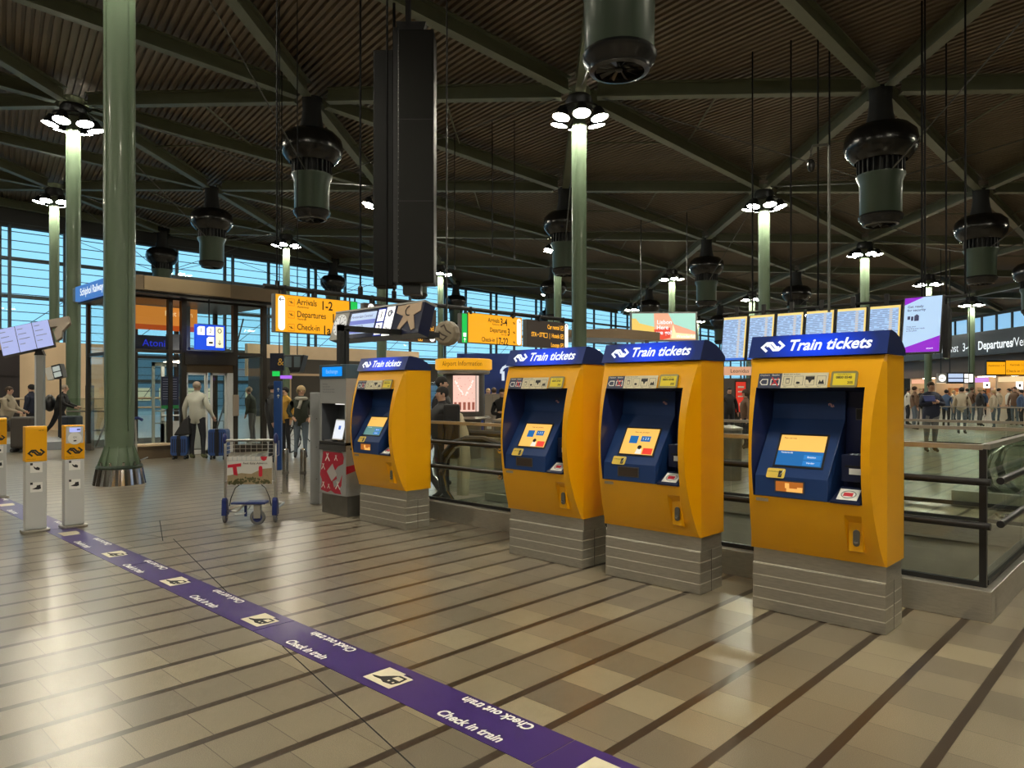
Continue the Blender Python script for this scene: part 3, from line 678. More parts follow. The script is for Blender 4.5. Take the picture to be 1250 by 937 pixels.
part('notice', plate(frame((.20, .253, 1.33), (1, 0, 0), (0, 0, 1)), -.04, .04, -.045, .045), mat('notice_blue', (.3, .35, .5), .5), k)
T = frame((0, -.001, 1.62), (1, 0, 0), (0, 0, 1))
for q, tx in enumerate(('Instructions', 'Insert your coins', 'Follow the steps on screen', 'Take your card and receipt')):
    text('printed_notice', tx, .026, mat('print_grey', (.12, .12, .13), .5), k, T @ Matrix.Translation((-.24, .07 - q * .034, 0)), align='LEFT')
T = frame((0, -.001, .55), (1, 0, 0), (0, 0, 1))
mp = [(-.22, .26), (.22, .26), (.26, .2), (.24, .12), (.12, .08), (.05, .02), (.10, -.08), (.0, -.12), (.03, -.20), (.16, -.12), (.22, -.02), (.2, -.16), (.16, -.2), (.2, -.27), (.05, -.27), (-.04, -.24), (-.12, -.27), (-.28, -.25), (-.25, -.12), (-.3, -.05), (-.27, .05)]
ms = part('map_sticker', flatpoly(T, mp, .0015), M_red, k, label='red country map sticker')
T4 = T @ Matrix.Translation((0, 0, .002))
part('map_patch', flatpoly(T4, [(-.14, .0), (.0, .11), (.10, -.03), (-.02, -.12)], .001), mat('patch_grey', (.45, .42, .42), .5), ms)
for (cx, cy, s_) in ((-.12, .19, .05), (.08, .19, .035), (-.22, .06, .04), (-.22, -.18, .04), (-.09, -.19, .03), (.12, -.16, .05)):
    part('map_symbol', MB().stroke([(cx - s_, cy - s_), (cx, cy + s_ * .2), (cx - s_ * .4, cy + s_)], s_ * .35, .001, T4).stroke([(cx + s_, cy - s_), (cx, cy + s_ * .2), (cx + s_ * .5, cy + s_)], s_ * .35, .001, T4), M_white, ms)
part('map_sticker', flatpoly(frame((kx1 + .001, .0, .52), (0, 1, 0), (0, 0, 1)), [(0, .02), (.16, .06), (.24, .14), (.25, .2), (.14, .14), (.0, .12)], .0015), M_red, k)
part('slot_panel', plate(frame((.0, -.001, .80), (1, 0, 0), (0, 0, 1)), -.24, .2, -.03, .035), mat('slot_grey', (.16, .17, .17), .4), k)
part('lock', MB().lathe([(.016, 0), (.016, .006)], 12, frame((kx1 + .0, .08, .86), (0, 1, 0), (0, 0, 1))), M_black, k)

# steel gate post behind the kiosk
g = thing('gate_post', 'tall grey steel post standing behind the kiosk', 'post', (*at(387, 10.3).xy, 0), YAW)
part('post_body', MB().box(-.07, .07, -.12, .12, 0, 1.58), M_grey, g, bevel=.01)
part('post_bolts', MB().box(.02, .035, -.128, -.12, .35, .365).box(.02, .035, -.128, -.12, .8, .815).box(.02, .035, -.128, -.12, 1.2, 1.215), M_steelD, g)

# ================================================================ check-in posts
def checkin_post(x, y, label, reader):
    r = thing('check_in_post', label, 'check-in post', (x, y, 0))
    part('foot', flatpoly(Matrix.Identity(4), rrect(.20, .27, .03), .03), M_steel, r, bevel=.006)
    part('post_body', MB().box(-.055, .055, -.105, .105, .03, .80), M_lgrey, r, bevel=.012)
    head = MB().prism([(-.057, .80), (.057, .80), (.057, 1.17), (.04, 1.20), (-.057, 1.20)], -.107, .107)
    hd = part('yellow_head', head, M_yellow, r, bevel=.008)
    T = frame((.058, 0, 0), (0, 1, 0), (0, 0, 1))
    logo('logo', M_text_k, hd, T @ Matrix.Translation((0, .90, 0)), .075, .24)
    text('small_print', 'Check in & out', .014, M_text_k, hd, T @ Matrix.Translation((-.05, .83, 0)))
    for z in (.73, .51):
        s = part('pictogram_sticker', plate(T, -.06, .06, z - .055, z + .055, .001), M_white, r)
        part('sticker_corner', plate(T @ Matrix.Translation((0, 0, .001)), -.06, -.035, z + .03, z + .055, .001), M_text_k, s)
        if z > .6: b = flatpoly(T @ Matrix.Translation((0, z, .001)), [(-.03, .02), (-.005, -.0), (.01, .01), (.035, -.005), (.03, -.03), (0, -.025), (-.02, -.01)], .001)
        else: b = flatpoly(T @ Matrix.Translation((0, z, .001)), [(-.045, -.02), (.0, -.0), (.005, .02), (.04, .025), (.045, -.02), (.02, -.028)], .001)
        part('pictogram', b, M_text_k, s)
    if reader:
        part('reader_face', plate(T, -.09, .09, .99, 1.185, .004), M_lgrey, hd)
        part('display', plate(T @ Matrix.Translation((0, 0, .004)), -.055, .06, 1.12, 1.17, .002), lit('display_blue', (.45, .5, 1.0), .9), hd)
        part('display_mark', plate(T @ Matrix.Translation((0, 0, .006)), .02, .055, 1.14, 1.155, .001), M_navy, hd)
        Tc = T @ Matrix.Translation((0, 1.045, .004)); rd = part('card_reader', MB().lathe([(.072, 0), (.072, .006), (.062, .008), (.001, .008)], 28, Tc), M_white, hd)
        text('reader_text', 'OV', .03, mat('print_grey', (.12, .12, .13), .5), rd, Tc @ Matrix.Translation((0, .012, .008))); part('reader_slot', plate(Tc @ Matrix.Translation((0, 0, .008)), -.015, .015, -.035, -.02, .001), M_text_k, rd)
    else:
        text('small_print', 'NS-321', .018, M_text_k, hd, T @ Matrix.Translation((.05, 1.15, 0)))
    return r
checkin_post(-9.60, 2.20, 'yellow-topped grey check-in post with plain head, largest of the three', False)
checkin_post(-9.60, 2.585, 'check-in post with round card reader and small lit display', True)
checkin_post(-13.0, 2.50, 'check-in post cut by the picture edge, farther along the purple band', False)

# ================================================================ luggage trolley in front
M_tube = mat('trolley_tube', (.62, .62, .60), .28, .9)
def wheel(name, parent, c, rad, wd, ax):
    T = Matrix.Translation(c) @ ax
    w_ = part(name, MB().lathe([(rad * .62, -wd / 2), (rad * .92, -wd / 2), (rad, -wd / 4), (rad, wd / 4), (rad * .92, wd / 2), (rad * .62, wd / 2)], 24, T, cap=False), mat('grey_rubber', (.16, .16, .17), .6), parent, smooth=True)
    part('wheel_hub', MB().lathe([(.01, -wd * .4), (rad * .64, -wd * .35), (rad * .64, wd * .35), (.01, wd * .4)], 20, T), M_navy, w_)
    part('axle', MB().lathe([(.014, -wd * .7), (.014, wd * .7)], 10, T), M_chrome, w_)
    return w_
def trolley(loc, rz, label):
    # local: +x = rear panel normal towards the viewer side, y across
    r = thing('luggage_trolley', label, 'luggage trolley', loc, rz)
    W = .30; f = MB()
    for s in (-1, 1):
        f.tube([(0, s * W, .12), (.0, s * W, .95), (-.02, s * W, 1.0)], .017, 8)
        f.tube([(0, s * W, .14), (-.25, s * W * .9, .14), (-.7, s * W * .75, .13)], .014, 8)
    f.tube([(.02, -W, .50), (.02, W, .50)], .010, 6).tube([(-.7, -W * .75, .13), (-.7, W * .75, .13)], .014, 8)
    part('frame', f, M_tube, r, smooth=True)
    part('push_bar', MB().tube([(.01, -W, 1.0), (.01, W, 1.0)], .016, 10), M_steelD, r)
    for s in (-1, 1): part('hand_grip', MB().ell((0, s * (W + .005), 1.02), (.045, .028, .065)), M_navy, r, smooth=True)
    b = MB(); 
    for z in (.98, .93, .88, .83): b.tube([(.0, -W + .02, z), (-.22, -W + .04, z), (-.22, W - .04, z), (.0, W - .02, z)], .0045, 5)
    for q in range(9): y = -W + .04 + q * .068; b.tube([(-.22, y, .98), (-.22, y, .80), (0, y, .79)], .0035, 4)
    for q in range(12): y = -W + .03 + q * .05; b.tube([(0.0, y, .79), (.012, y + .018, .765)], .0035, 4)
    part('wire_basket', b, M_tube, r)
    T = frame((.025, 0, .635), (0, 1, 0), (0, 0, 1))
    pn = part('advert_panel', plate(T, -.27, .27, -.17, .17, .006), mat('advert_paper', (.62, .62, .60), .5), r, label='advert board with red capital and beach scene')
    T2 = T @ Matrix.Translation((0, 0, .007))
    part('advert_sand', flatpoly(T2, [(-.265, -.165), (.265, -.165), (.265, .03), (.15, .02), (.02, -.04), (-.1, -.03), (-.265, -.06)], .001), mat('sand', (.42, .33, .20), .6, noise=.4, nscale=30), pn)
    random.seed(3); b = MB()
    for q in range(90):
        x = random.uniform(-.25, .24); y = -.16 + random.random() * (.09 - abs(x) * .25); s_ = random.uniform(.006, .02); b.add([(x - s_, y, .0015), (x, y + s_, .0015), (x + s_, y, .0015), (x, y - s_, .0015)], [(0, 1, 2, 3)], T2)
    part('advert_shrubs', b, mat('shrub_print', (.10, .10, .04), .6), pn)
    part('advert_letter', flatpoly(T2, [(-.26, .07), (-.10, .09), (-.10, .05), (-.155, .045), (-.14, -.06), (-.19, -.05), (-.20, .04), (-.26, .035)], .002), mat('advert_red', (.55, .015, .04), .5), pn)
    part('advert_mark', flatpoly(T2, rrect(.045, .13, .02), .002), mat('advert_red', (.55, .015, .04), .5), pn).matrix_local = Matrix.Translation((0, .13, -.01)) @ Matrix.Identity(4)
    part('advert_mark', flatpoly(T2, [(.13, .17), (.21, .17), (.20, .13), (.17, .115), (.14, .13)], .002), mat('advert_red', (.55, .015, .04), .5), pn)
    text('advert_lettering', 'Real. Easy. Advance.', .036, M_text_k, pn, T2 @ Matrix.Translation((.07, .088, 0)))
    b = MB()
    for q in range(8): x = -.26 + q * .055; b.quad(*[T2 @ Vector(v) for v in ((x, .12, .001), (x + .003, .12, .001), (x + .003, .168, .001), (x, .168, .001))])
    b.quad(*[T2 @ Vector(v) for v in ((-.26, .12, .001), (.13, .12, .001), (.13, .123, .001), (-.26, .123, .001))]); part('advert_grid', b, mat('grid_blue', (.1, .2, .3), .5), pn)
    for s in (-1, 1):
        part('wheel_guard', MB().prism([(-.06, .09), (.06, .09), (.05, .28), (.02, .31), (-.03, .27)], s * W - .03, s * W + .03), M_navy, r, bevel=.01)
        wheel('wheel', r, (0, s * W, .065), .065, .03, Matrix.Rotation(PI / 2, 4, 'X'))
        part('cable_stay', MB().tube([(0, s * .13, .46), (0, s * .18, .42), (-.0, s * .23, .3), (0, s * .25, .2)], .006, 6), M_black, r)
    part('platform', MB().box(-.02, .16, -.02, .22, .24, .27).box(.02, .12, -.2, .0, .235, .262), M_navy, r, bevel=.01)
    part('fork_arm', MB().tube([(.0, -.27, .14), (.03, -.15, .14), (.06, -.05, .23), (.08, .1, .24)], .014, 8).tube([(.0, -.2, .10), (.05, -.05, .12), (.0, .0, .2)], .008, 6), M_tube, r)
    b = MB().box(.14, .155, .07, .12, .12, .25).box(.14, .155, .15, .17, .12, .25).lathe([(.03, .24), (.03, .26)], 12, Matrix.Translation((.12, .12, 0))); 
    part('caster_fork', MB().box(.118, .125, .09, .17, .08, .24).box(.175, .182, .09, .17, .08, .24).box(.118, .182, .09, .17, .225, .24), M_tube, r)
    wheel('caster_wheel', r, (.15, .13, .09), .09, .035, Matrix.Rotation(PI / 2, 4, 'Y'))
    part('brake_lever', MB().box(.02, .05, -.06, -.03, .08, .24), M_navy, r, bevel=.005)
    return r
trolley((-8.36, 4.16, 0), YAW - PI / 2 + .06, 'empty luggage trolley with an advert board, between column and kiosk')
tg = thing('luggage_trolley', 'luggage trolley mostly hidden behind the thick column', 'luggage trolley', (*at(163, 15.4).xy, 0), YAW)
part('frame', MB().tube([(.07, 0, .08), (.04, 0, .95), (.02, 0, 1.02)], .02, 8).tube([(.07, .05, .1), (-.45, .3, .12)], .014, 6).tube([(.07, .1, .1), (.0, .6, .13)], .014, 6), M_tube, tg)
part('push_bar', MB().tube([(-.03, -.02, 1.0), (.1, -.02, 1.03), (.2, -.02, .98)], .03, 8), M_navy, tg)
wheel('wheel', tg, (.08, 0, .075), .075, .035, Matrix.Rotation(PI / 2, 4, 'X'))
wheel('wheel', tg, (-.62, .1, .085), .085, .04, Matrix.Rotation(PI / 2, 4, 'X'))
part('wheel_guard', MB().box(-.70, -.55, .05, .12, .12, .24), M_black, tg, bevel=.02)

for px, lb in ((348.5, 'slim stainless bollard nearest the trolley'), (370, 'slim stainless bollard beside the grey kiosk')):
    r = thing('bollard', lb, 'bollard', (*at(px, 11.3).xy, 0))
    part('tube', MB().lathe([(.05, 0), (.05, .67), (.044, .69), (.01, .70)], 20), M_chrome, r, smooth=True)
    part('collar', MB().lathe([(.053, .3), (.053, .34)], 20), M_steelD, r)
    part('foot_ring', MB().lathe([(.075, 0.0), (.075, .012), (.05, .014)], 20), M_steel, r)

# ================================================================ railing round the escalator opening
CH = .218
def curb(name, x0, x1, y0, y1): 
    o = struct(name, MB().box(x0, x1, y0, y1, 0, CH), M_steel, bevel=.004); return o
RX = -1.03
def railing(name, label, pts, posts, handrails=True, side=1, top=1.22, z0=CH, knobs=()):
    r = thing(name, label, 'railing', (0, 0, 0))
    for i in range(len(pts) - 1):
        a, c = Vector((*pts[i], 0)), Vector((*pts[i + 1], 0)); d = (c - a).normalized(); n = Vector((d.y, -d.x, 0)) * side
        L = (c - a).length; T = frame(a, d, (0, 0, 1))
        k = max(1, round(L / 1.5)); 
        for q in range(k): part('glass_panel', MB().box(L * q / k + .008, L * (q + 1) / k - .008, z0 + .01, top - .02, -.008, .008, T), M_glass, r)
        part('clamp_rail', MB().box(0, L, z0 - .02, z0 + .035, -.02, .02, T), M_black, r)
        part('cap_rail', MB().box(0, L, top - .035, top, -.028, .028, T), M_bronze if False else M_steel, r)
        if handrails:
            for z in (.66, .965):
                e = n * .09; hr = part('handrail', MB().tube([a + e + Vector((0, 0, z)) - d * 0, c + e + Vector((0, 0, z)) + (d * .06 if i == 0 else Vector((0, 0, 0)))], .026, 12), M_black, r, smooth=True)
                for q in range(k):
                    pm = a + d * (L * (q + .5) / k) + Vector((0, 0, z - .055))
                    part('bracket', MB().tube([pm - n * .03, pm + n * .05, pm + n * .085 + Vector((0, 0, .04))], .009, 6).lathe([(.036, -.012), (.036, .012)], 14, frame(pm + n * .02, d, (0, 0, 1))), M_chrome, hr)
    for (x, y) in posts: part('corner_post', MB().box(x - .022, x + .022, y - .022, y + .022, z0 - .01, top - .03), M_black, r)
    return r
curb('trim_2', -7.9, RX, 5.86, 6.03); curb('trim_3', RX - .17, RX, 6.0, 8.9); curb('trim_4', -7.9, RX, 8.85, 9.02)
railing('glass_railing', 'glass railing with black handrails behind the ticket machines', [(-7.9, 5.98), (RX - .07, 5.98)], [(RX - .07, 5.98)], True, 1)
railing('glass_railing', 'glass railing running away from the corner at the picture edge', [(RX - .07, 6.05), (RX - .07, 8.85)], [], True, 1)
railing('glass_railing', 'glass railing on the far side of the first escalator opening', [(-6.2, 8.95), (RX - .07, 8.95)], [], False, -1)
M_escin = mat('escalator_side', (.40, .42, .36), .35, .4)
def escalator(label, x0, y0, run, ang, wd=1.0, far=0.0):
    """entry at x0, descending towards +x, near side at y0"""
    r = thing('escalator', label, 'escalator', (x0, y0, 0)); t = math.tan(ang)
    for s, yy in ((0, 0), (1, wd)):
        top = [(-.75 + .0, .45), (-.75, .75), (-.55, .92), (-.2, .98), (.2, .95), (run, .95 - t * (run - .35))]
        pts_ = [(-.55, .05), (-.78, .25), (-.84, .5), (-.78, .75), (-.6, .9), (-.35, .97), (.0, .98), (.35, .9), (.7, .73), (run, .73 - t * (run - .7))]
        if s: pts_ = [(x - (far if x < -.3 else 0), z) for x, z in pts_]
        part('handrail', MB().tube([(x, yy, z) for x, z in pts_], .045, 8), M_rubber, r, smooth=True)
        part('rail_strip', MB().tube([(x * (1 if x > 0 else .94), yy, z - .05 if z > .3 else z) for x, z in pts_], .022, 6), M_chrome, r)
        gl = [(-.6, .05), (-.74, .4), (-.66, .78), (-.35, .93), (.0, .94), (.35, .86), (.7, .69), (run, .69 - t * (run - .7)), (run, .69 - t * (run - .7) - .75), (.6, -.05), (.2, .05)]
        if s: gl = [(x - (far if x < -.3 else 0), z) for x, z in gl]
        part('glass_balustrade', MB().prism(gl, yy - .006, yy + .006), M_glass, r)
        sk = [(-1.0, 0), (-1.0, .1), (.2, .1), (.7, 0), (run, -t * (run - .7)), (run, -t * (run - .7) - 1.0), (.4, -1.0), (-.5, -.4), (-1.0, -.3)]
        part('skirt', MB().prism(sk, yy - .07 if s == 0 else yy - .03, yy + .03 if s == 0 else yy + .07), M_escin, r)
    st = MB()
    n = int((run - .5) / .4)
    for q in range(n): x = .3 + q * .4; z = -t * .4 * q - .02; st.box(x, x + .4, .04, wd - .04, z - .25, z)
    st.box(-1.0, .3, .04, wd - .04, -.1, .002); part('steps', st, M_steelD, r)
    return r
escalator('escalator going down behind the railing, its rounded end beside the farthest machine', -6.62, 6.45, 5.5, math.radians(27), 1.0, 1.5)
escalator('escalator going down in the far opening at the picture edge', -1.4, 12.2, 7.0, math.radians(27))
curb('trim_5', V2[0], 9, 11.52, 11.65); 
railing('glass_railing', 'low glass railing before the officer in the dark uniform', [(-3.4, 11.45), (9, 11.45)], [], False, 1, 1.2, .05)
railing('glass_railing', 'farther glass railing with pale cap near the crowd', [(-6.0, 24.5), (14, 24.5)], [], False, 1, 1.15, .05)

# ================================================================ hanging sign beam over the hall
BX = -13.8
r = thing('sign_truss', 'long black overhead bar that carries the yellow signs', 'sign bar', (BX, 0, 3.74))
part('bar', MB().tube([(0, 7.15, 0), (0, 17.15, 0)], .055, 10), M_blackM, r)
for y in (7.6, 8.3, 9.8, 12.9, 14.5, 15.6, 16.7): part('hanger_clip', MB().box(-.05, .05, y - .03, y + .03, -.13, .06), M_black, r)
for px, top_, X_, rr_, lb in ((440, 11.2, BX, .022, 'long thin black rod left of the tall black panel'), (483, 11.0, BX, .035, 'black rod in front of the tall black panel')):
    p = at(px, 16.39 if px == 440 else 16.95)
    q = thing('suspension_rod', lb, 'rod', (BX, p.y if px == 440 else 10.44, 3.79)); z1 = roofz(BX, p.y) + .55 - 3.79
    part('rod', MB().tube([(0, 0, 0), (0, 0, z1)], rr_, 8), M_rod, q); part('clamp', MB().lathe([(.06, 0), (.06, .16), (.03, .2)], 10), M_black, q)
def sign_box(name, label, y0, y1, z0, z1, face, X=BX, th=.16, cat='sign'):
    r = thing(name, label, cat, (X, (y0 + y1) / 2, 0)); h = (y1 - y0) / 2
    part('case', MB().box(-th, 0, -h, h, z0, z1), mat('sign_case', (.22, .22, .22), .45, .4), r, bevel=.01)
    part('sign_face', MB().box(0, .012, -h + .015, h - .015, z0 + .015, z1 - .015), face, r)
    for s in (-.7, .7): part('hanger', MB().tube([(-.07, s * h, z1), (-.07, s * h, 3.72 if X == BX else z1 + .3)], .02, 6), M_black, r)
    return r, (lambda y, z, dz=.013: frame((dz, y, z), (0, 1, 0), (0, 0, 1)))
# faces look towards +x (towards the camera side)
M_sigblk = mat('sign_ink', (.03, .02, .012), .5)
def white_pill(r, T, w_, h_): return part('arrow_field', flatpoly(T, rrect(w_, h_, w_ / 2 - .001, 6), .003), L_white, r)
def arrow(parent, T, s, ang, m=M_sigblk):
    R = T @ Matrix.Rotation(ang, 4, 'Z'); return part('arrow', MB().stroke([(-s, 0), (s, 0)], s * .28, .002, R).stroke([(s * .25, s * .7), (s, 0), (s * .25, -s * .7)], s * .28, .003, R), m, parent)
r, FF = sign_box('direction_sign', 'lit yellow hanging sign reading Arrivals 1-2 and Departures', 7.40, 9.20, 2.82, 3.62, L_yellow)
pf = white_pill(r, FF(-.76, 3.22), .15, .72); arrow(r, FF(-.76, 3.50, .018), .055, PI)
for z, a, n_, big, sub, ic in ((3.48, 'Arrivals', '1-2', .15, 'Aankomst', '1'), (3.22, 'Departures', '1', .15, 'Vertrek', '2'), (2.95, 'Check-in', '1a', .15, '', '3')):
    text('lettering', a, .185, M_sigblk, r, FF(-.41, z, .014), .002, 0, 'LEFT', .82)
    if sub: text('small_lettering', sub, .075, M_sigblk, r, FF(-.40, z - .10, .014), 0, 0, 'LEFT', .9)
    text('number', n_, .27, M_sigblk, r, FF({'Arrivals': .16, 'Departures': .42, 'Check-in': .20}[a], z - .035, .014), .005, 0, 'LEFT', .85)
    T = FF(-.54, z - .02, .014); part('pictogram_frame', MB().stroke([(-.07, -.07), (.07, -.07), (.07, .07), (-.07, .07), (-.07, -.07)], .007, .002, T), mat('orange_ink', (.45, .13, .0), .5), r)
    part('pictogram', MB().stroke([(-.045, .02), (.045, -.02)], .016, .002, T).stroke([(.01, .03), (-.01, -.03)], .014, .0025, T), M_sigblk, r)
r, FF = sign_box('exit_sign', 'lit green strip sign at the end of the Arrivals 1-2 sign', 9.22, 9.42, 2.82, 3.62, L_green)
arrow(r, FF(0, 2.93), .05, PI / 2, L_white)
M_signdark = lit('sign_black_brown', (.035, .025, .018), 1.0)
r, FF = sign_box('direction_sign', 'dark hanging sign with lift symbol, mostly behind the train display', 9.60, 11.75, 2.80, 3.62, M_signdark)
for y, z in ((-.90, 3.52),): 
    part('arrow_field', MB().lathe([(.085, 0), (.085, .003)], 20, FF(y, z)), L_white, r); arrow(r, FF(y, z, .018), .045, PI)
part('restroom_panel', plate(FF(-.66, 3.5), -.10, .10, -.07, .07, .002), lit('sign_red', (.4, .02, .04), .8), r)
text('lettering', 'Underground', .17, L_orange, r, FF(.98, 3.14), 0, 0, 'RIGHT', .8)
text('lettering', '4', .13, L_orange, r, FF(.78, 3.45), 0, 0, 'RIGHT', .8)
part('divider', plate(FF(0, 3.02), -1.0, 1.0, -.012, .012, .002), L_white, r)
T = FF(.55, 2.90); part('lift_pictogram', MB().stroke([(-.06, -.07), (.06, -.07), (.06, .07), (-.06, .07), (-.06, -.07)], .014, .002, T).stroke([(0, -.05), (0, .03)], .04, .002, T), L_orange, r)
part('arrow_field', MB().lathe([(.09, 0), (.09, .003)], 20, FF(.93, 2.91)), L_white, r); arrow(r, FF(.93, 2.91, .018), .05, 0)
r, FF = sign_box('exit_sign', 'narrow lit green sign joined to the Arrivals 3-4 sign', 12.60, 12.80, 2.84, 3.62, L_green); arrow(r, FF(0, 2.92), .05, PI / 2, L_white); part('runner_symbol', plate(FF(0, 3.06), -.05, .05, -.05, .05, .002), L_white, r)
r, FF = sign_box('direction_sign', 'lit yellow hanging sign reading Arrivals 3-4 and Check-in 17-22', 12.82, 14.90, 2.86, 3.66, L_yellow)
white_pill(r, FF(.90, 3.25), .17, .74); arrow(r, FF(.90, 3.53, .018), .055, 0)
for z, a, n_, sub, xa in ((3.50, 'Arrivals', '3-4', 'Aankomst', .12), (3.24, 'Departures', '3', 'Vertrek', .40), (2.97, 'Check-in', '17-22', '', -.05)):
    text('lettering', a, .17, M_sigblk, r, FF(xa, z, .014), .002, 0, 'RIGHT', .82)
    if sub: text('small_lettering', sub, .075, M_sigblk, r, FF(xa, z - .10, .014), 0, 0, 'RIGHT', .9)
    text('number', n_, .28, M_sigblk, r, FF(xa + .03, z - .03, .014), .005, 0, 'LEFT', .75)
    T = FF(.70, z - .02, .014); part('pictogram', MB().stroke([(-.05, .02), (.05, -.02)], .018, .002, T).stroke([(.01, .04), (-.01, -.04)], .016, .0025, T), M_sigblk, r)
r, FF = sign_box('direction_sign', 'dark hanging sign pointing to car rental and hotels', 15.1, 16.95, 2.86, 3.64, M_signdark)
white_pill(r, FF(.83, 3.25), .15, .74); arrow(r, FF(.83, 3.52, .018), .055, PI / 2)
for z, a in ((3.47, 'Car rental'), (3.22, 'STA • STT      |  Hotels'), (2.95, 'Lounge')): 
    text('lettering', a, .175, L_orange, r, FF(.50, z, .014), .004, 0, 'RIGHT', .75)
    T = FF(.62, z, .014); part('pictogram_frame', MB().stroke([(-.06, -.06), (.06, -.06), (.06, .06), (-.06, .06), (-.06, -.06)], .018, .002, T).stroke([(-.04, -.02), (.03, .03)], .03, .0025, T), L_orange, r)
T = FF(-.12, 3.22, .014); part('pictogram_frame', MB().stroke([(-.07, -.06), (.07, -.06), (.07, .06), (-.07, .06), (-.07, -.06)], .018, .002, T), L_orange, r)

# tall black hanging LED panel seen from behind
p = at(494, 16.0)
r = thing('led_wall', 'tall black panel hanging in front of the roof, two joined halves', 'panel', (p.x, p.y, 0), YAW)
z0_, z1_ = 3.98, 9.35
part('left_half', MB().box(-.70, -.25, .0, .5, z0_ - .05, z1_ - .18), mat('panel_black', (.003, .003, .0035), .6, spec=.2), r, bevel=.02)
part('right_half', MB().box(-.14, .66, -.12, .5, z0_, z1_ + .22), mat('panel_charcoal', (.005, .0047, .0045), .45, spec=.25), r, bevel=.03)
part('seam_column', MB().box(-.25, -.14, -.04, .45, z0_ + .03, z1_ + .3), M_black, r)
part('top_bracket', MB().prism([(-.22, z1_ + .5), (.46, z1_ + .5), (.36, z1_ + .15), (-.12, z1_ + .15)], .1, .35).box(.0, .1, .1, .3, z1_ + .4, z1_ + 1.5), M_black, r)
for z in (z0_ + 1.8, z0_ + 3.6): part('joint_line', MB().box(-.14, .66, -.123, -.12, z, z + .012), M_black, r)
part('bottom_box', MB().box(-.05, .35, .05, .4, z0_ - .22, z0_), M_black, r)
b = MB()
for q in range(40): b.box(-.13, -.115, -.125, -.12, z0_ + .15 + q * .13, z0_ + .17 + q * .13)
part('rivet_row', b, mat('rivet', (.12, .12, .12), .4, .5), r)

# ================================================================ train display, black gallows and round drum
g = thing('gallows_frame', 'black steel gallows standing behind the grey kiosk', 'frame', (-9.0, 5.85, 0))
part('upright', MB().box(-.04, .04, -.04, .04, 0, 2.56), M_blackM, g); part('upright', MB().box(-.04, .04, .06, .12, 0, 2.5), M_blackM, g)
part('arm', MB().box(-.04, .04, -.04, 1.85, 2.47, 2.55), M_blackM, g)
part('lamp_bulge', MB().ell((0, 1.5, 2.46), (.05, .3, .03)), M_blackM, g)
dx0, dx1 = -10.98, -8.55
r = thing('train_display', 'tilted blue departure display with clock end, above the farthest machine', 'display', ((dx0 + dx1) / 2, 7.05, 2.96))
hw = (dx1 - dx0) / 2; tilt = Matrix.Rotation(math.radians(-16), 4, 'X')
b = MB().box(-hw, hw, 0, .22, -.50, 0, tilt); cs = part('case', b, mat('display_navy', (.006, .01, .045), .35), r, bevel=.008)
part('roof_cap', MB().box(-hw - .01, hw + .01, -.01, .24, 0, .03, tilt), mat('cap_grey', (.35, .35, .34), .4), r)
T = tilt @ frame((0, -.001, -.25), (1, 0, 0), (0, 0, 1))
s_ = part('screen', plate(T, -.70, .02, -.17, .20, .003), lit('paper_blue', (.55, .68, .92), .9), r)
for z in (.03, -.12): part('screen_band', plate(T @ Matrix.Translation((0, 0, .003)), -.70, .02, z - .04, z + .035, .001), lit('band_violet', (.16, .2, .6), .9), s_)
text('screen_text', 'Amsterdam Centraal', .07, M_navy, s_, T @ Matrix.Translation((-.67, .13, .003)), align='LEFT'); text('screen_text', 'Leiden  Utrecht', .06, M_navy, s_, T @ Matrix.Translation((-.67, -.04, .004)), align='LEFT')
p1 = part('platform_panel', plate(T, .06, .27, -.24, .23, .003), lit('panel_blue', (.02, .05, .4), .8), r)
for z, c in ((.11, '1'), (-.12, '2')): q = part('platform_field', plate(T @ Matrix.Translation((.165, z, .003)), -.085, .085, -.10, .10, .002), L_white, p1); text('number', c, .16, M_navy, q, T @ Matrix.Translation((.17, z, .005)), .003)
p2 = part('symbol_panel', plate(T, .29, .50, -.25, .24, .003), L_white, r); part('spiral_symbol', MB().tube([(.06 * math.cos(k * .5) * (1 - k * .04), .06 * math.sin(k * .5) * (1 - k * .04), .006) for k in range(16)], .012, 4, T @ Matrix.Translation((.40, .12, 0))), M_navy, p2); arrow(p2, T @ Matrix.Translation((.40, -.14, .004)), .06, -PI / 4, M_navy)
part('star_cutout', flatpoly(T @ Matrix.Translation((.88, .03, .0)), [(-.30, .20), (.28, .22), (.30, .08), (.14, .02), (.24, -.20), (.16, -.23), (.02, -.06), (-.13, -.2), (-.20, -.18), (-.11, .02), (-.30, .08)], .012), mat('star_tan', (.50, .36, .25), .5), r)
part('star_face', MB().tube([(.09 * math.cos(a * .45 + 1.8), .08 * math.sin(a * .45 + 1.8), .014) for a in range(8)], .011, 4, T @ Matrix.Translation((.90, .13, 0))), M_text_k, r)
ep = part('end_panel', plate(T, -hw + .0, -.78, -.25, .24, .004), mat('end_grey', (.30, .29, .27), .45), r)
TC = T @ Matrix.Translation((-.995, .02, .004)); cf = part('clock_face', MB().lathe([(.19, 0), (.19, .006)], 28, TC), lit('clock_white', (.75, .74, .70), .75), ep)
b = MB()
for k in range(12): b.add([(x, y, .008) for x, y in ((-.009, .14), (.009, .14), (.009, .17), (-.009, .17))], [(0, 1, 2, 3)], TC @ Matrix.Rotation(k * PI / 6, 4, 'Z'))
b.stroke([(0, 0), (.09, .05)], .014, .009, TC).stroke([(0, 0), (-.03, .14)], .012, .009, TC); part('clock_marks', b, M_text_k, cf)
part('hanger', MB().tube([(.1, .12, 0), (.1, .12, 1.0), (.1, .12, 7.2)], .018, 6), M_rod, r)
p = at(545.5, 15.0)
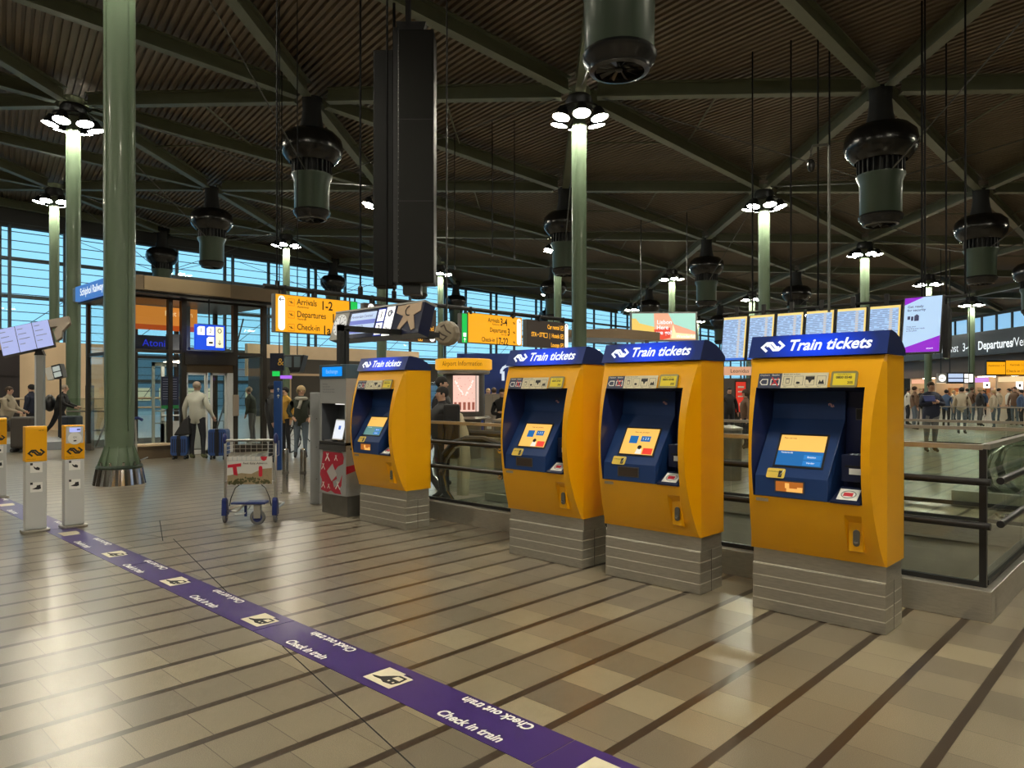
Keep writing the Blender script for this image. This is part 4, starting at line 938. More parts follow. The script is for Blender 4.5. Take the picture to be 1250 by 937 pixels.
r = thing('clock_drum', 'round beige drum with dark scribbles beside the yellow Arrivals 3-4 sign', 'clock', (p.x, p.y, 2.80), YAW - .35)
part('drum', MB().lathe([(.17, -.12), (.26, -.1), (.27, 0), (.25, .09), (.21, .12), (.1, .13)], 12, Matrix.Rotation(PI / 2, 4, 'X')), mat('drum_beige', (.36, .30, .22), .6, noise=.3, nscale=10), r)
T = frame((0, -.135, 0), (1, 0, 0), (0, 0, 1)); part('scribble', MB().stroke([(-.12, -.1), (-.02, -.15), (.06, -.08), (-.05, -.03), (-.12, .03)], .03, .006, T).stroke([(-.08, .12), (.0, .16), (.05, .05), (.16, -.02)], .03, .006, T), mat('drum_ink', (.07, .05, .04), .5), r)
part('hanger', MB().tube([(0, 0, .25), (0, 0, roofz(p.x, p.y) + .5 - 2.8)], .016, 6), M_black, r)

# ================================================================ flight information screens
M_fi = bpy.data.materials.new('flight_list'); M_fi.use_nodes = True
def _fi():
    nt = M_fi.node_tree; b = nt.nodes['Principled BSDF']; L = nt.links.new; tc = nt.nodes.new('ShaderNodeTexCoord'); s = nt.nodes.new('ShaderNodeSeparateXYZ'); L(tc.outputs['Object'], s.inputs[0])
    def mth(op, a, b_=None):
        n = nt.nodes.new('ShaderNodeMath'); n.operation = op
        for i, v in enumerate((a, b_)):
            if v is None: continue
            if isinstance(v, (int, float)): n.inputs[i].default_value = v
            else: L(v, n.inputs[i])
        return n.outputs[0]
    row = mth('FRACT', mth('MULTIPLY', s.outputs[2], 30.0)); line = mth('LESS_THAN', mth('ABSOLUTE', mth('SUBTRACT', row, .5)), .2)
    cb = nt.nodes.new('ShaderNodeCombineXYZ'); L(mth('FLOOR', mth('MULTIPLY', s.outputs[0], 17.0)), cb.inputs[0]); L(mth('FLOOR', mth('MULTIPLY', s.outputs[2], 30.0)), cb.inputs[1])
    nz = nt.nodes.new('ShaderNodeTexWhiteNoise'); nz.noise_dimensions = '2D'; L(cb.outputs[0], nz.inputs['Vector']); on = mth('GREATER_THAN', nz.outputs['Value'], .35); ink = mth('MULTIPLY', line, on)
    mx = nt.nodes.new('ShaderNodeMix'); mx.data_type = 'RGBA'; mx.inputs[6].default_value = (.42, .66, 1, 1); mx.inputs[7].default_value = (.12, .2, .45, 1); L(ink, mx.inputs[0])
    xc = mth('LESS_THAN', mth('ABSOLUTE', mth('SUBTRACT', s.outputs[0], .13)), .035); yc = mth('MULTIPLY', xc, line)
    m2 = nt.nodes.new('ShaderNodeMix'); m2.data_type = 'RGBA'; L(yc, m2.inputs[0]); L(mx.outputs[2], m2.inputs[6]); m2.inputs[7].default_value = (.85, .55, .2, 1)
    L(m2.outputs[2], b.inputs['Emission Color']); b.inputs['Emission Strength'].default_value = .85; b.inputs['Base Color'].default_value = (.1, .1, .12, 1)
_fi()
L_fy = lit('screen_header_yellow', (1.0, .72, .22), .9)
tl = Matrix.Rotation(math.radians(-9), 4, 'X')
for k in range(6):
    x = -9.37 + k * .775
    lb = ['leftmost', 'second', 'third', 'fourth', 'fifth', 'sixth'][k]
    r = thing('flight_screen', '%s of the six portrait flight list screens with yellow borders' % lb, 'screen', (x, 18.9, 3.66), group='portrait flight screens')
    part('case', MB().box(-.37, .37, 0, .09, -1.24, .02, tl), M_black, r, bevel=.008)
    part('flight_list', MB().box(-.34, .30, -.004, 0, -1.16, -.06, tl), M_fi, r)
    part('header_bar', MB().box(-.34, .34, -.004, 0, -.06, 0, tl), L_fy, r); part('side_bar', MB().box(.30, .34, -.004, 0, -1.16, -.06, tl), L_fy, r)
    part('footer_bar', MB().box(-.34, .34, -.004, 0, -1.22, -1.16, tl), lit('footer_blue', (.03, .15, .7), .9), r)
    part('suspension_bracket', MB().box(-.05, .05, .06, .14, -.3, .3), M_black, r)
r = thing('advert_screen', 'portrait screen with purple corners reading Get ready for security', 'screen', (-4.62, 18.7, 3.78), -.12)
part('case', MB().box(-.43, .43, 0, .1, -1.33, .02, tl), M_black, r, bevel=.008)
part('picture', MB().box(-.40, .40, -.004, 0, -1.30, 0, tl), L_sky, r); part('hanger', MB().tube([(0, .08, 0), (0, .08, 7.2)], .02, 6), M_rod, r)
T = tl @ frame((0, -.005, 0), (1, 0, 0), (0, 0, 1))
part('purple_corner', flatpoly(T, [(-.40, 0), (.02, 0), (-.40, -.17)], .001), L_purple, r); part('purple_corner', flatpoly(T, [(-.40, -1.3), (-.40, -1.2), (.40, -.93), (.40, -1.3)], .001), L_purple, r)
text('lettering', 'Get ready\nfor security', .085, M_navy, r, T @ Matrix.Translation((-.33, -.26, .001)), .001, 0, 'LEFT')
text('small_lettering', 'Keep your\nboarding pass ready\nat the gates', .05, M_navy, r, T @ Matrix.Translation((-.33, -.74, .001)), 0, 0, 'LEFT')
text('small_lettering', 'airport', .05, L_text, r, T @ Matrix.Translation((.2, -1.22, .002)), .001)
part('luggage_symbol', plate(T, -.32, -.26, -.52, -.44, .002).box(-.24, -.19, 0, 0.001, 0, 0) if False else plate(T, -.32, -.26, -.52, -.44, .002), M_navy, r)
part('luggage_symbol', plate(T, -.24, -.19, -.55, -.45, .002), M_navy, r); part('luggage_symbol', flatpoly(T, [(-.17, -.56), (-.07, -.56), (-.07, -.44), (-.12, -.40), (-.17, -.44)], .002), M_navy, r)
r = thing('screen_bank', 'black back of a screen bank next to the purple advert', 'screen', (*at(1155, 17.9).xy, 3.72), YAW + .95)
part('hanger', MB().tube([(0, 0, 0), (0, 0, 6.9)], .02, 6), M_rod, r); part('housing', MB().box(-.30, .30, -.06, .06, -1.3, 0), M_black, r, bevel=.02); part('rib', MB().box(-.03, .03, -.12, -.06, -1.1, -.1), mat('dark_rib', (.03, .03, .03), .4), r)
r = thing('screen_gantry', 'black gantry rods that carry the flight screens', 'gantry', (-7.0, 19.0, 3.6))
b = MB().tube([(-2.8, 0.03, .18), (3.2, 0.03, .18)], .035, 8); part('crossbar', b, M_blackM, r)
for px, zt in ((965, 6.3), (1012, 5.6), (998, 6.3), (1125, 6.0), (1178, 6.2), (918, 6.2)):
    d = (19.0) / ((FW + RT * ((px - 625) / FPX)).y); x = ((FW + RT * ((px - 625) / FPX)) * d).x + 7.0
    if x > 3.2: x = 3.1
    part('hanging_rod', MB().tube([(x, .03, .18), (x, .03, roofz(x - 7, 19) + .6 - 3.6)], .022, 6), M_rod, r)
r = thing('hook_lamp', 'bent dark tube with a hanging glass globe under the roof', 'lamp', (*at(1012, 18.3).xy, 3.6), YAW)
part('tube', MB().tube([(0, 0, .0), (0, 0, 4.2), (-.05, 0, 4.25), (-.42, 0, 4.22), (-.46, 0, 4.1), (-.46, 0, 3.95)], .035, 8), mat('grey_tube', (.10, .10, .09), .4, .5), r)
part('globe', MB().ell((-.46, 0, 3.72), (.10, .10, .17)), mat('dark_globe', (.04, .04, .04), .15, .6), r)

# screens on a post at the left edge
p = at(47, 15.2)
r = thing('post_display', 'bank of three pale tilted screens on a grey post by the picture edge', 'display', (p.x, p.y, 0), YAW + .25)
part('post', MB().box(-.02, .11, -.07, .07, 0, 2.35), mat('post_grey', (.25, .25, .25), .4, .3), r, bevel=.01); part('post_edge', MB().box(-.05, -.02, -.07, .07, 0, 2.35), mat('post_light', (.5, .52, .55), .4, .3), r); part('neck', MB().prism([(-.07, 2.35), (.12, 2.35), (.06, 2.5), (-.02, 2.5)], -.05, .08), M_black, r)
T = Matrix.Translation((-.18, -.1, 2.72)) @ Matrix.Rotation(.0, 4, 'Z') @ Matrix.Rotation(math.radians(-14), 4, 'X') @ Matrix.Rotation(-.27, 4, 'Y')
part('screen_case', MB().box(-.50, .46, 0, .13, -.30, .30, T), M_black, r, bevel=.01)
for k in range(3):
    sc_ = part('screen', MB().box(-.49 + k * .317, -.49 + k * .317 + .305, -.004, 0, -.29, .29, T), lit('screen_lavender', (.42, .48, .85), .85), r)
    for q in range(4): part('text_line', MB().box(-.46 + k * .317, -.36 + k * .317 + .05 * (q % 3), -.006, -.004, .2 - q * .11, .215 - q * .11, T), mat('line_grey', (.25, .27, .4), .5), sc_)
part('side_bracket', MB().prism([(.46, .28), (.84, .28), (.84, .12), (.66, -.02), (.62, -.16), (.52, -.2), (.5, -.0), (.6, .1), (.46, .12)], .0, .1, T), mat('bracket_taupe', (.28, .23, .19), .5), r)
r = thing('small_display', 'small white tilted monitor pair on the green column', 'display', (*at(70, 21.0).xy, 2.15), YAW)
part('support_pole', MB().tube([(.0, .15, -2.15), (.0, .15, .1)], .03, 6), M_dbronze, r)
T = Matrix.Rotation(-.25, 4, 'Y')
part('white_box', MB().box(-.28, -.08, -.1, .1, -.18, .18, T), M_white, r, bevel=.01); part('dark_case', MB().box(-.07, .2, -.12, .1, -.2, .2, T), M_black, r, bevel=.01)
for z in (-.09, .08): part('screen', MB().box(-.04, .17, -.125, -.12, z - .07, z + .07, T), lit('screen_dim', (.5, .55, .5), .8), r)

# ================================================================ glass lift
LX = -18.2
lf = thing('glass_lift', 'glass lift shaft with bronze canopy, where the man with suitcases waits', 'lift', (LX, 5.75, 0))
Yc = lambda y: y - 5.75
part('canopy', MB().box(-3.2, .55, Yc(5.75), Yc(9.75), 3.93, 4.28), M_bronze, lf, bevel=.01)
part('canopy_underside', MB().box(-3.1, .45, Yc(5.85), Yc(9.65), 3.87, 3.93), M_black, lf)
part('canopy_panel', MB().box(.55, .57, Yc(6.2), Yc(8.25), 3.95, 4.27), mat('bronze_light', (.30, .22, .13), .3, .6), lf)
sgn = part('station_sign', MB().box(-2.6, -.1, Yc(5.75) - .10, Yc(5.75), 3.88, 4.25), lit('station_blue', (.05, .20, .60), .8), lf, label='blue lit sign with white lettering')
text('lettering', 'Schiphol Railway', .26, L_text, sgn, frame((-1.33, Yc(5.75) - .101, 4.07), (1, 0, 0), (0, 0, 1)), .004)
fr = MB()
for y, wd in ((6.05, .06), (6.98, .10), (7.30, .12), (8.62, .12), (9.42, .12)): fr.box(-.06, .08, Yc(y) - wd / 2, Yc(y) + wd / 2, .0, 3.93)
for y in (6.05, 7.2, 8.3, 9.42): fr.box(-3.0, -2.88, Yc(y) - .05, Yc(y) + .05, .22, 3.93)
fr.box(-.05, .07, Yc(6.05), Yc(9.42), 2.52, 2.60).box(-.05, .07, Yc(6.05), Yc(9.42), 3.82, 3.9).box(-.02, .14, Yc(7.30), Yc(8.62), 2.26, 2.55).box(-3.0, 0, Yc(9.36), Yc(9.44), 2.5, 2.58).box(-3.0, 0, Yc(6.02), Yc(6.08), 2.5, 2.58).box(-3.0, -2.9, Yc(6.05), Yc(9.42), 2.5, 2.58)
part('steel_frame', fr, M_dbronze, lf)
part('door_header', MB().box(-.04, .05, Yc(7.36), Yc(8.56), 2.06, 2.27), M_bronze, lf)
for y0, y1 in ((7.36, 7.90), (7.98, 8.40)):
    dr = MB().box(.0, .04, Yc(y0), Yc(y0) + .05, .02, 2.06).box(.0, .04, Yc(y1) - .05, Yc(y1), .02, 2.06).box(0, .04, Yc(y0), Yc(y1), 2.0, 2.06).box(0, .04, Yc(y0), Yc(y1), .02, .12)
    d_ = part('lift_door', dr, M_lgrey, lf); part('pane', MB().box(.015, .025, Yc(y0) + .05, Yc(y1) - .05, .12, 2.0), M_glass, d_)
part('door_jamb', MB().box(0, .06, Yc(8.42), Yc(8.56), 0.02, 2.06), M_lgrey, lf)
part('car_light', MB().box(-1.5, -.4, Yc(7.4), Yc(8.5), 2.34, 2.37), lit('car_light', (1, .88, .7), 6.0), lf)
part('car_floor', MB().box(-1.6, -.1, Yc(7.3), Yc(8.6), .0, .04), M_dbronze, lf); part('car_rail', MB().tube([(-1.5, Yc(7.35), .95), (-1.5, Yc(8.55), .95)], .025, 6).box(-1.56, -1.5, Yc(7.35), Yc(7.43), 0, 2.3).box(-1.56, -1.5, Yc(7.92), Yc(8.0), 0, 2.3).box(-1.56, -1.5, Yc(8.5), Yc(8.58), 0, 2.3).box(-1.56, -1.5, Yc(7.35), Yc(8.58), 0, .8), M_lgrey, lf)
part('call_panel', MB().box(.08, .12, Yc(8.62) - .09, Yc(8.62) + .07, .95, 1.5), mat('panel_taupe', (.4, .34, .28), .4, .5), lf, bevel=.01)
part('glass_wall', MB().box(.0, .012, Yc(6.08), Yc(6.93), .2, 3.85), M_glass, lf); part('glass_wall', MB().box(.0, .012, Yc(8.68), Yc(9.36), .2, 3.85), M_glass, lf); part('glass_wall', MB().box(.0, .012, Yc(7.36), Yc(8.56), 2.6, 3.82), M_glass, lf); part('glass_wall', MB().box(-2.9, 0, Yc(6.04), Yc(6.052), .2, 3.85), M_glass, lf)
part('inner_frame', MB().box(-.15, -.1, Yc(6.62), Yc(6.68), .2, 2.3).box(-.15, -.1, Yc(6.62), Yc(7.2), 2.2, 2.3).box(-.15, -.1, Yc(6.66), Yc(7.25), 1.1, 1.13).box(-.15, -.1, Yc(6.66), Yc(7.25), .8, .83), M_lgrey, lf)
nb = part('notice_board', MB().box(.02, .04, Yc(6.78), Yc(7.18), 1.25, 1.95), mat('board_navy', (.02, .025, .06), .4), lf)
for q in range(9): part('notice_line', MB().box(.04, .042, Yc(6.81), Yc(7.14), 1.88 - q * .06, 1.895 - q * .06), mat('line_pale', (.2, .22, .3), .5), nb)
part('green_strip', MB().box(.02, .04, Yc(6.78), Yc(7.18), 1.17, 1.25), mat('strip_green', (.03, .25, .08), .5), lf)
part('sill', MB().box(-.1, .3, Yc(5.9), Yc(7.22), 0, .30), M_bronze, lf, bevel=.01); part('sill_cap', MB().box(-.12, .34, Yc(5.88), Yc(7.24), .30, .34), M_beige, lf)
part('sill', MB().box(-.1, .1, Yc(8.6), Yc(9.5), 0, .2), M_dbronze, lf)
b_ = part('advert_banner', MB().box(-1.9, -1.88, Yc(6.1), Yc(8.45), 3.22, 3.85), lit('banner_orange', (.75, .26, .04), .8), lf, label='glowing orange advert banner inside the lift')
text('lettering', 'Piet Hein', .2, lit('banner_cream', (1, .75, .4), .9), b_, frame((-1.875, Yc(7.95), 3.68), (0, 1, 0), (0, 0, 1)))
part('banner_base', MB().box(-1.875, -1.87, Yc(6.1), Yc(8.45), 3.22, 3.36), lit('banner_red', (.5, .08, .01), .8), b_)
part('inner_sign', MB().box(-1.2, -1.18, Yc(6.6), Yc(7.5), 2.62, 3.02), mat('sign_nearblack', (.01, .012, .03), .4), lf); text('inner_lettering', 'Atoni', .25, lit('neon_blue', (.02, .04, .8), .8), lf, frame((-1.175, Yc(7.05), 2.82), (0, 1, 0), (0, 0, 1)))
part('machinery', MB().box(-1.7, -1.5, Yc(6.4), Yc(9.2), 2.7, 2.78).box(-1.7, -1.5, Yc(8.0), Yc(8.1), 2.6, 3.9).box(-1.6, -1.4, Yc(7.5), Yc(8.0), 2.62, 3.1).tube([(-1.4, Yc(8.7), .3), (-1.4, Yc(9.3), 2.2)], .02, 6).tube([(-1.0, Yc(8.8), 1.5), (-1.0, Yc(9.35), 3.6)], .02, 6), mat('machine_grey', (.10, .11, .12), .4, .4), lf)
ps = thing('platform_sign', 'blue and white lit platform sign 1 and 2 above the lift door', 'sign', (LX + .35, 7.78, 2.62))
part('case', MB().box(0, .10, -.22 * 1.6, .24 * 1.6, 0, .62), lit('sign_royal_blue', (.01, .08, .75), 1.0), ps, bevel=.008)
T = frame((.101, 0, 0), (0, 1, 0), (0, 0, 1))
for (x0, x1, z0, z1, c) in ((-.31, -.13, .36, .57, '1'), (-.08, .10, .36, .57, '2'), (-.08, .10, .10, .32, '')):
    q = part('white_field', flatpoly(T, [(x0, z0), (x1, z0), (x1, z1), (x0 + .05, z1), (x0, z1 - .04)], .004), L_white, ps)
    if c: text('number', c, .16, M_navy, q, T @ Matrix.Translation(((x0 + x1) / 2, (z0 + z1) / 2, .005)))
    else: part('train_symbol', plate(T @ Matrix.Translation((0, 0, .004)), -.03, .07, .15, .20, .002), M_text_k, q)
q = part('cream_field', plate(T, .14, .34, .06, .58, .004), lit('sign_cream', (1, .93, .62), 1.0), ps); part('ring_symbol', MB().tube([(.045 * math.cos(k * .45), .05 * math.sin(k * .45), 0) for k in range(14)], .009, 4, T @ Matrix.Translation((.24, .48, .006)), closed=True), M_text_k, q); arrow(q, T @ Matrix.Translation((.24, .19, .005)), .055, -PI / 2)
part('hanger', MB().tube([(.05, -.0, .6), (.05, -.0, 1.32)], .02, 6), M_black, ps)

# ================================================================ walls, kiosks and shops behind
struct('wall_beige', MB().box(-35, -34, 2.5, 10.4, 0, 3.6), M_beige)
struct('door_1', MB().box(-33.99, -33.9, 2.5, 7.25, 0, 3.2).box(-33.88, -33.85, 2.5, 7.2, 2.2, 2.26), mat('dark_opening', (.015, .01, .012), .5))
struct('wall_beige', MB().box(-46, -45.6, 22.5, 37, 2.6, 4.75), M_beige)
struct('wall_service', MB().box(-44.5, -43, 22, 33, 0, 3.7).box(-44.5, -43, 33, 37, 2.3, 3.7), mat('service_dark', (.05, .042, .035), .5))
struct('door_2', MB().box(-42.98, -42.9, 24, 24.15, 0, 2.7).box(-42.98, -42.9, 24, 31, 2.6, 2.75).box(-42.98, -42.9, 27.3, 27.45, 0, 2.7).box(-42.98, -42.9, 30.9, 31, 0, 2.7), M_beige)
r = thing('low_partition', 'long grey partition with tan rail far behind the walkers', 'partition', (-30, 6, 0))
part('rail', MB().tube([(-2.5, -4, 1.3), (-2.5, 7, 1.3)], .05, 6).tube([(-2.5, -4, .9), (-2.5, 7, .9)], .04, 6), mat('tan_rail', (.45, .35, .24), .5), r)
part('post_row', MB().box(-2.55, -2.45, -4, -3.9, 0, 1.3).box(-2.55, -2.45, 0, .1, 0, 1.3).box(-2.55, -2.45, 3, 3.1, 0, 1.3), mat('tan_rail', (.45, .35, .24), .5), r)
# revolving entrance glass left of the thick column
r = thing('glass_gate', 'low glass and steel gate behind the thick column', 'gate', (*at(108, 19.5).xy, 0), YAW)
part('gate_post', MB().box(-.05, .12, -.08, .08, 0, 1.75), mat('gate_taupe', (.20, .18, .16), .4, .4), r, bevel=.02)
part('glass_leaf', MB().box(-.55, -.05, -.01, .01, .1, 1.4).box(.12, .7, -.01, .01, .1, 1.4), M_glass, r)
part('leaf_rail', MB().tube([(-.6, 0, 1.05), (.75, 0, 1.05)], .025, 6).tube([(-.6, 0, .5), (.75, 0, .55)], .02, 6).tube([(.2, 0, .1), (.7, 0, 1.3)], .02, 6), M_steelD, r)
struct('trim_6', MB().box(*(lambda c: (c.x - 2.2, c.x + .2, c.y - 2.2, c.y + 2.0))(at(118, 20.5)), 0, .22), mat('plinth_blue', (.3, .33, .36), .4))
# airport information kiosk
p = at(566, 17.3)
r = thing('information_kiosk', 'round kiosk with yellow Airport Information header and lit map', 'kiosk', (p.x, p.y, 0), YAW)
part('drum', MB().lathe([(.42, 0), (.42, .9), (.55, .95), (.55, 1.0)], 28), M_steelD, r, smooth=True)
part('counter', MB().lathe([(.62, .93), (.66, .96), (.62, 1.0)], 28), M_steel, r)
part('upper_drum', MB().lathe([(.50, 1.0), (.50, 2.1)], 28), mat('kiosk_dark', (.10, .09, .08), .4), r)
part('collar_ring', MB().lathe([(.60, 2.0), (.63, 2.03), (.63, 2.09), (.55, 2.1)], 28), M_steel, r)
def arc(rad, a0, a1, z0, z1, n=16):
    b = MB()
    for k in range(n):
        t0, t1 = a0 + (a1 - a0) * k / n, a0 + (a1 - a0) * (k + 1) / n
        f = lambda t, z: (rad * math.sin(t), -rad * math.cos(t), z)
        b.quad(f(t0, z0), f(t1, z0), f(t1, z1), f(t0, z1))
    return b
part('header_ring', MB().lathe([(.645, 2.10), (.68, 2.12), (.68, 2.34), (.64, 2.36)], 32), lit('header_amber', (.85, .38, .01), .9), r, smooth=True)
me_ = text('lettering', 'Airport Information', .155, mat('letter_brown', (.25, .07, .01), .5), r, Matrix.Identity(4), 0, 0, 'LEFT', .82)
for v in me_.data.vertices:
    t = (v.co.x - .50) / .69 - .02; z = v.co.y + 2.23; v.co = Vector((.686 * math.sin(t), -.686 * math.cos(t), z))
mp_ = part('map_panel', arc(.53, -.42, .62, 1.12, 1.96), lit('map_pink', (.95, .60, .50), .95), r)
b = MB()
random.seed(5)
def onarc(t, z, w_, h_, rad=.534): b.quad(*[(rad * math.sin(tt), -rad * math.cos(tt), zz) for tt, zz in ((t - w_, z - h_), (t + w_, z - h_), (t + w_, z + h_), (t - w_, z + h_))])
for q in range(26):
    s = -1 if q % 2 else 1; u = q / 26; onarc(.10 + s * (.06 + .36 * u), 1.5 + .36 * u + random.uniform(-.03, .03), .03, .015)
part('map_buildings', b, lit('map_white', (1, .92, .85), 1.0), mp_)
b = MB()
for q in range(20): onarc(random.uniform(-.35, .55), random.uniform(1.4, 1.92), .012, .007, .537)
for q in range(5): onarc(-.3 + q * .2, 1.25, .06, .09, .536)
part('map_marks', b, lit('map_brown', (.4, .12, .08), .8), mp_)
part('side_panel', arc(.53, .66, .8, 1.12, 1.96), lit('map_pale', (.95, .7, .6), .8), r)
# blue wall with building pictograms, grey cabinets
p = at(612, 26); struct('wall_blue', MB().box(-1.6, 1.3, 0, .15, 0, 2.55, Matrix.Translation(p) @ Matrix.Rotation(YAW, 4, 'Z')).box(-1.6, 1.3, -.02, .17, 2.55, 2.95, Matrix.Translation(p) @ Matrix.Rotation(YAW, 4, 'Z')), mat('hoarding_blue', (.012, .035, .19), .5))
r = thing('wall_emblem', 'white building emblem on the dark blue wall', 'emblem', (*at(622, 25.8).xy, 2.25), YAW)
T = frame((0, 0, 0), (1, 0, 0), (0, 0, 1)); part('emblem', MB().tube([(.30 * math.cos(a * .42 + .3), .26 * math.sin(a * .42 + .3), 0) for a in range(8)], .05, 5, T).box(-.28, -.18, -.28, .05, 0, .03, T).box(-.08, .3, -.12, -.05, 0, .03, T).box(-.08, .3, -.25, -.18, 0, .03, T), lit('emblem_white', (.75, .85, 1), .8), r)
r = thing('locker_cabinet', 'taupe cabinet between the information kiosk and blue wall', 'cabinet', (*at(601, 20).xy, 0), YAW)
part('cabinet_body', MB().box(-.21, .22, 0, .5, 0, 1.52), mat('cabinet_taupe', (.26, .22, .19), .5), r, bevel=.01)
for s in (-1, 1): part('cabinet_door', MB().box(-.2 if s < 0 else .01, -.01 if s < 0 else .21, -.015, 0, .55, 1.48), mat('cabinet_light', (.32, .28, .24), .5), r)
part('printed_notice', MB().box(-.15, -.02, -.03, -.015, .55, .72), M_white, r)
for (px, d_, w_, h_, lb) in ((617, 14, .28, 1.0, 'steel bin beside the second ticket machine'), (891, 13, .25, .9, 'steel bin seen between the third and largest machines')):
    r = thing('steel_bin', lb, 'bin', (*at(px, d_).xy, 0), YAW); part('bin_body', MB().lathe([(w_ * .8, 0), (w_ * .85, h_), (w_ * .5, h_ + .05)], 16), M_steelD, r, smooth=True); part('bin_lid', MB().lathe([(w_ * .9, h_), (w_ * .9, h_ + .04), (w_ * .3, h_ + .08)], 16), M_steel, r)
# brown canopy and billboard
r = thing('kiosk_canopy', 'brown flat canopy of a stand below the billboard', 'stand', (*at(757, 29).xy, 0), YAW)
part('fascia', MB().prism([(-2.6, 3.78), (-.1, 3.72), (1.6, 3.62), (1.6, 3.95), (-.1, 4.12), (-2.6, 4.05)], 0, .3).box(-2.5, 1.5, .3, 3.0, 3.75, 3.9), mat('canopy_bronze', (.28, .20, .13), .3, .6), r)
part('upright', MB().box(-2.4, -2.25, 1, 1.15, 0, 3.75).box(1.2, 1.35, 1, 1.15, 0, 3.75), M_lgrey, r)
part('counter', MB().box(-2.4, 1.3, 1, 2.2, 0, 1.1), M_dbronze, r)
r = thing('billboard', 'lit holiday billboard with red Here we go lettering', 'billboard', (*at(811, 38).xy, 4.22), YAW - .05)
part('case', MB().box(-1.78, 1.72, 0, .3, 0, 1.55), mat('sign_case', (.22, .22, .22), .45, .4), r)
T = frame((0, -.002, 0), (1, 0, 0), (0, 0, 1))
pc = part('picture', plate(T, -1.7, 1.62, .08, 1.47, .003), lit('poster_sky', (.45, .82, .68), .9), r)
T5 = T @ Matrix.Translation((0, 0, .004))
part('poster_shape', flatpoly(T5, [(-1.7, .08), (-1.7, 1.2), (-1.5, 1.2), (-1.3, .95), (-.5, .75), (-.5, .08)], .001), lit('poster_yellow', (.95, .65, .15), .9), pc)
part('poster_shape', flatpoly(T5, [(-.5, .08), (-.55, 1.47), (.2, 1.47), (.5, .9), (1.62, .5), (1.62, .08)], .0015), lit('poster_coral', (.95, .45, .28), .9), pc)
part('poster_shape', flatpoly(T5, [(-.55, .62), (.3, .72), (.3, .18), (-.1, .08), (-.4, .12)], .003), lit('poster_red', (.85, .08, .04), .9), pc)
part('poster_shape', flatpoly(T5, [(.35, .15), (.45, .9), (.6, .45), (1.62, .35), (1.62, .12)], .004), lit('poster_cream', (1, .85, .5), .95), pc)
text('lettering', 'Lisbon', .3, L_text, pc, T5 @ Matrix.Translation((.0, 1.0, .005)), .006); text('lettering', 'Here', .3, L_text, pc, T5 @ Matrix.Translation((-.1, .72, .005)), .006); text('lettering', 'we go!', .3, L_text, pc, T5 @ Matrix.Translation((-.02, .45, .005)), .006)
text('lettering', 'Wonderful', .22, L_text, pc, T5 @ Matrix.Translation((1.1, .25, .006)), .004)
part('suspension', MB().tube([(-1.2, .15, 1.5), (-1.2, .15, 7.2)], .03, 5).tube([(1.2, .15, 1.5), (1.2, .15, 7.2)], .03, 5), M_black, r)
r = thing('shop_sign', 'small coral shop sign beneath the flight screens', 'sign', (*at(897, 30).xy, 2.25), YAW)
part('sign_board', MB().box(-1.3, .8, 0, .1, 0, .36), lit('coral_sign', (.8, .42, .25), .8), r); text('lettering', 'KIOSK', .22, M_sigblk, r, frame((-.9, -.001, .18), (1, 0, 0), (0, 0, 1))); text('lettering', 'Leonidas', .22, M_sigblk, r, frame((.2, -.001, .18), (1, 0, 0), (0, 0, 1)))
part('stand_leg', MB().box(-1.25, -1.15, .02, .1, -2.25, 0).box(.65, .75, .02, .1, -2.25, 0), M_dbronze, r)
r = thing('pull_up_banner', 'red upright banner between the third and largest machines', 'banner', (*at(904.5, 24).xy, 0), YAW)
part('banner_sheet', MB().box(-.16, .16, 0, .03, .9, 1.9), lit('banner_bright_red', (.75, .04, .02), .8), r); part('banner_pole', MB().box(-.2, .2, .03, .06, 0, 1.95), M_dbronze, r); part('banner_print', MB().box(-.05, .07, -.004, 0, 1.1, 1.2).box(-.1, .1, -.004, 0, 1.4, 1.44).box(-.1, .1, -.004, 0, 1.55, 1.6).box(-.1, .1, -.004, 0, 1.7, 1.76), M_text_w, r)
p = at(893, 34); struct('wall_shop', MB().box(-2.2, 1.2, 0, .2, 0, 2.2, Matrix.Translation(p) @ Matrix.Rotation(YAW, 4, 'Z')), mat('shop_dark', (.06, .05, .045), .5))

# blue slim pillar, hanging monitors, bicycle
r = thing('info_pillar', 'slim blue pillar with white arrow behind the trolley', 'pillar', (*at(339.5, 14.6).xy, 0), YAW, kind='thing')
part('pillar_body', MB().box(-.075, .075, -.05, .05, 0, 1.80), mat('pillar_blue', (.01, .055, .22), .4), r, bevel=.008); T = frame((.02, -.051, 1.62), (1, 0, 0), (0, 0, 1)); arrow(r, T, .035, PI / 2, M_text_w); arrow(r, T @ Matrix.Translation((0, -.13, 0)), .035, PI / 2, M_text_w)
r = thing('hanging_monitor', 'dark double monitor hanging under the Arrivals 1-2 sign', 'monitor', (*at(363, 17.5).xy, 2.05), YAW)
part('housing', MB().prism([(-.28, .42), (.22, .42), (.1, 0), (-.12, 0)], -.2, .2), M_black, r, bevel=.02)
for x in (-.15, .06): part('screen', MB().box(x - .08, x + .07, -.205, -.2, .12, .38), mat('screen_off', (.10, .13, .15), .2), r)
part('hanger', MB().tube([(0, 0, .4), (0, 0, 9.2)], .012, 6), M_rod, r)
r = thing('hanging_monitor', 'small hanging panel with gold letters beside the dark monitor', 'monitor', (*at(341, 17.6).xy, 2.1), YAW)
part('housing', MB().box(-.22, .12, -.03, .03, -.0, .42), mat('sign_nearblack', (.01, .012, .03), .4), r); text('lettering', '&', .25, mat('gold', (.6, .35, .05), .4), r, frame((.04, -.032, .2), (1, 0, 0), (0, 0, 1)))
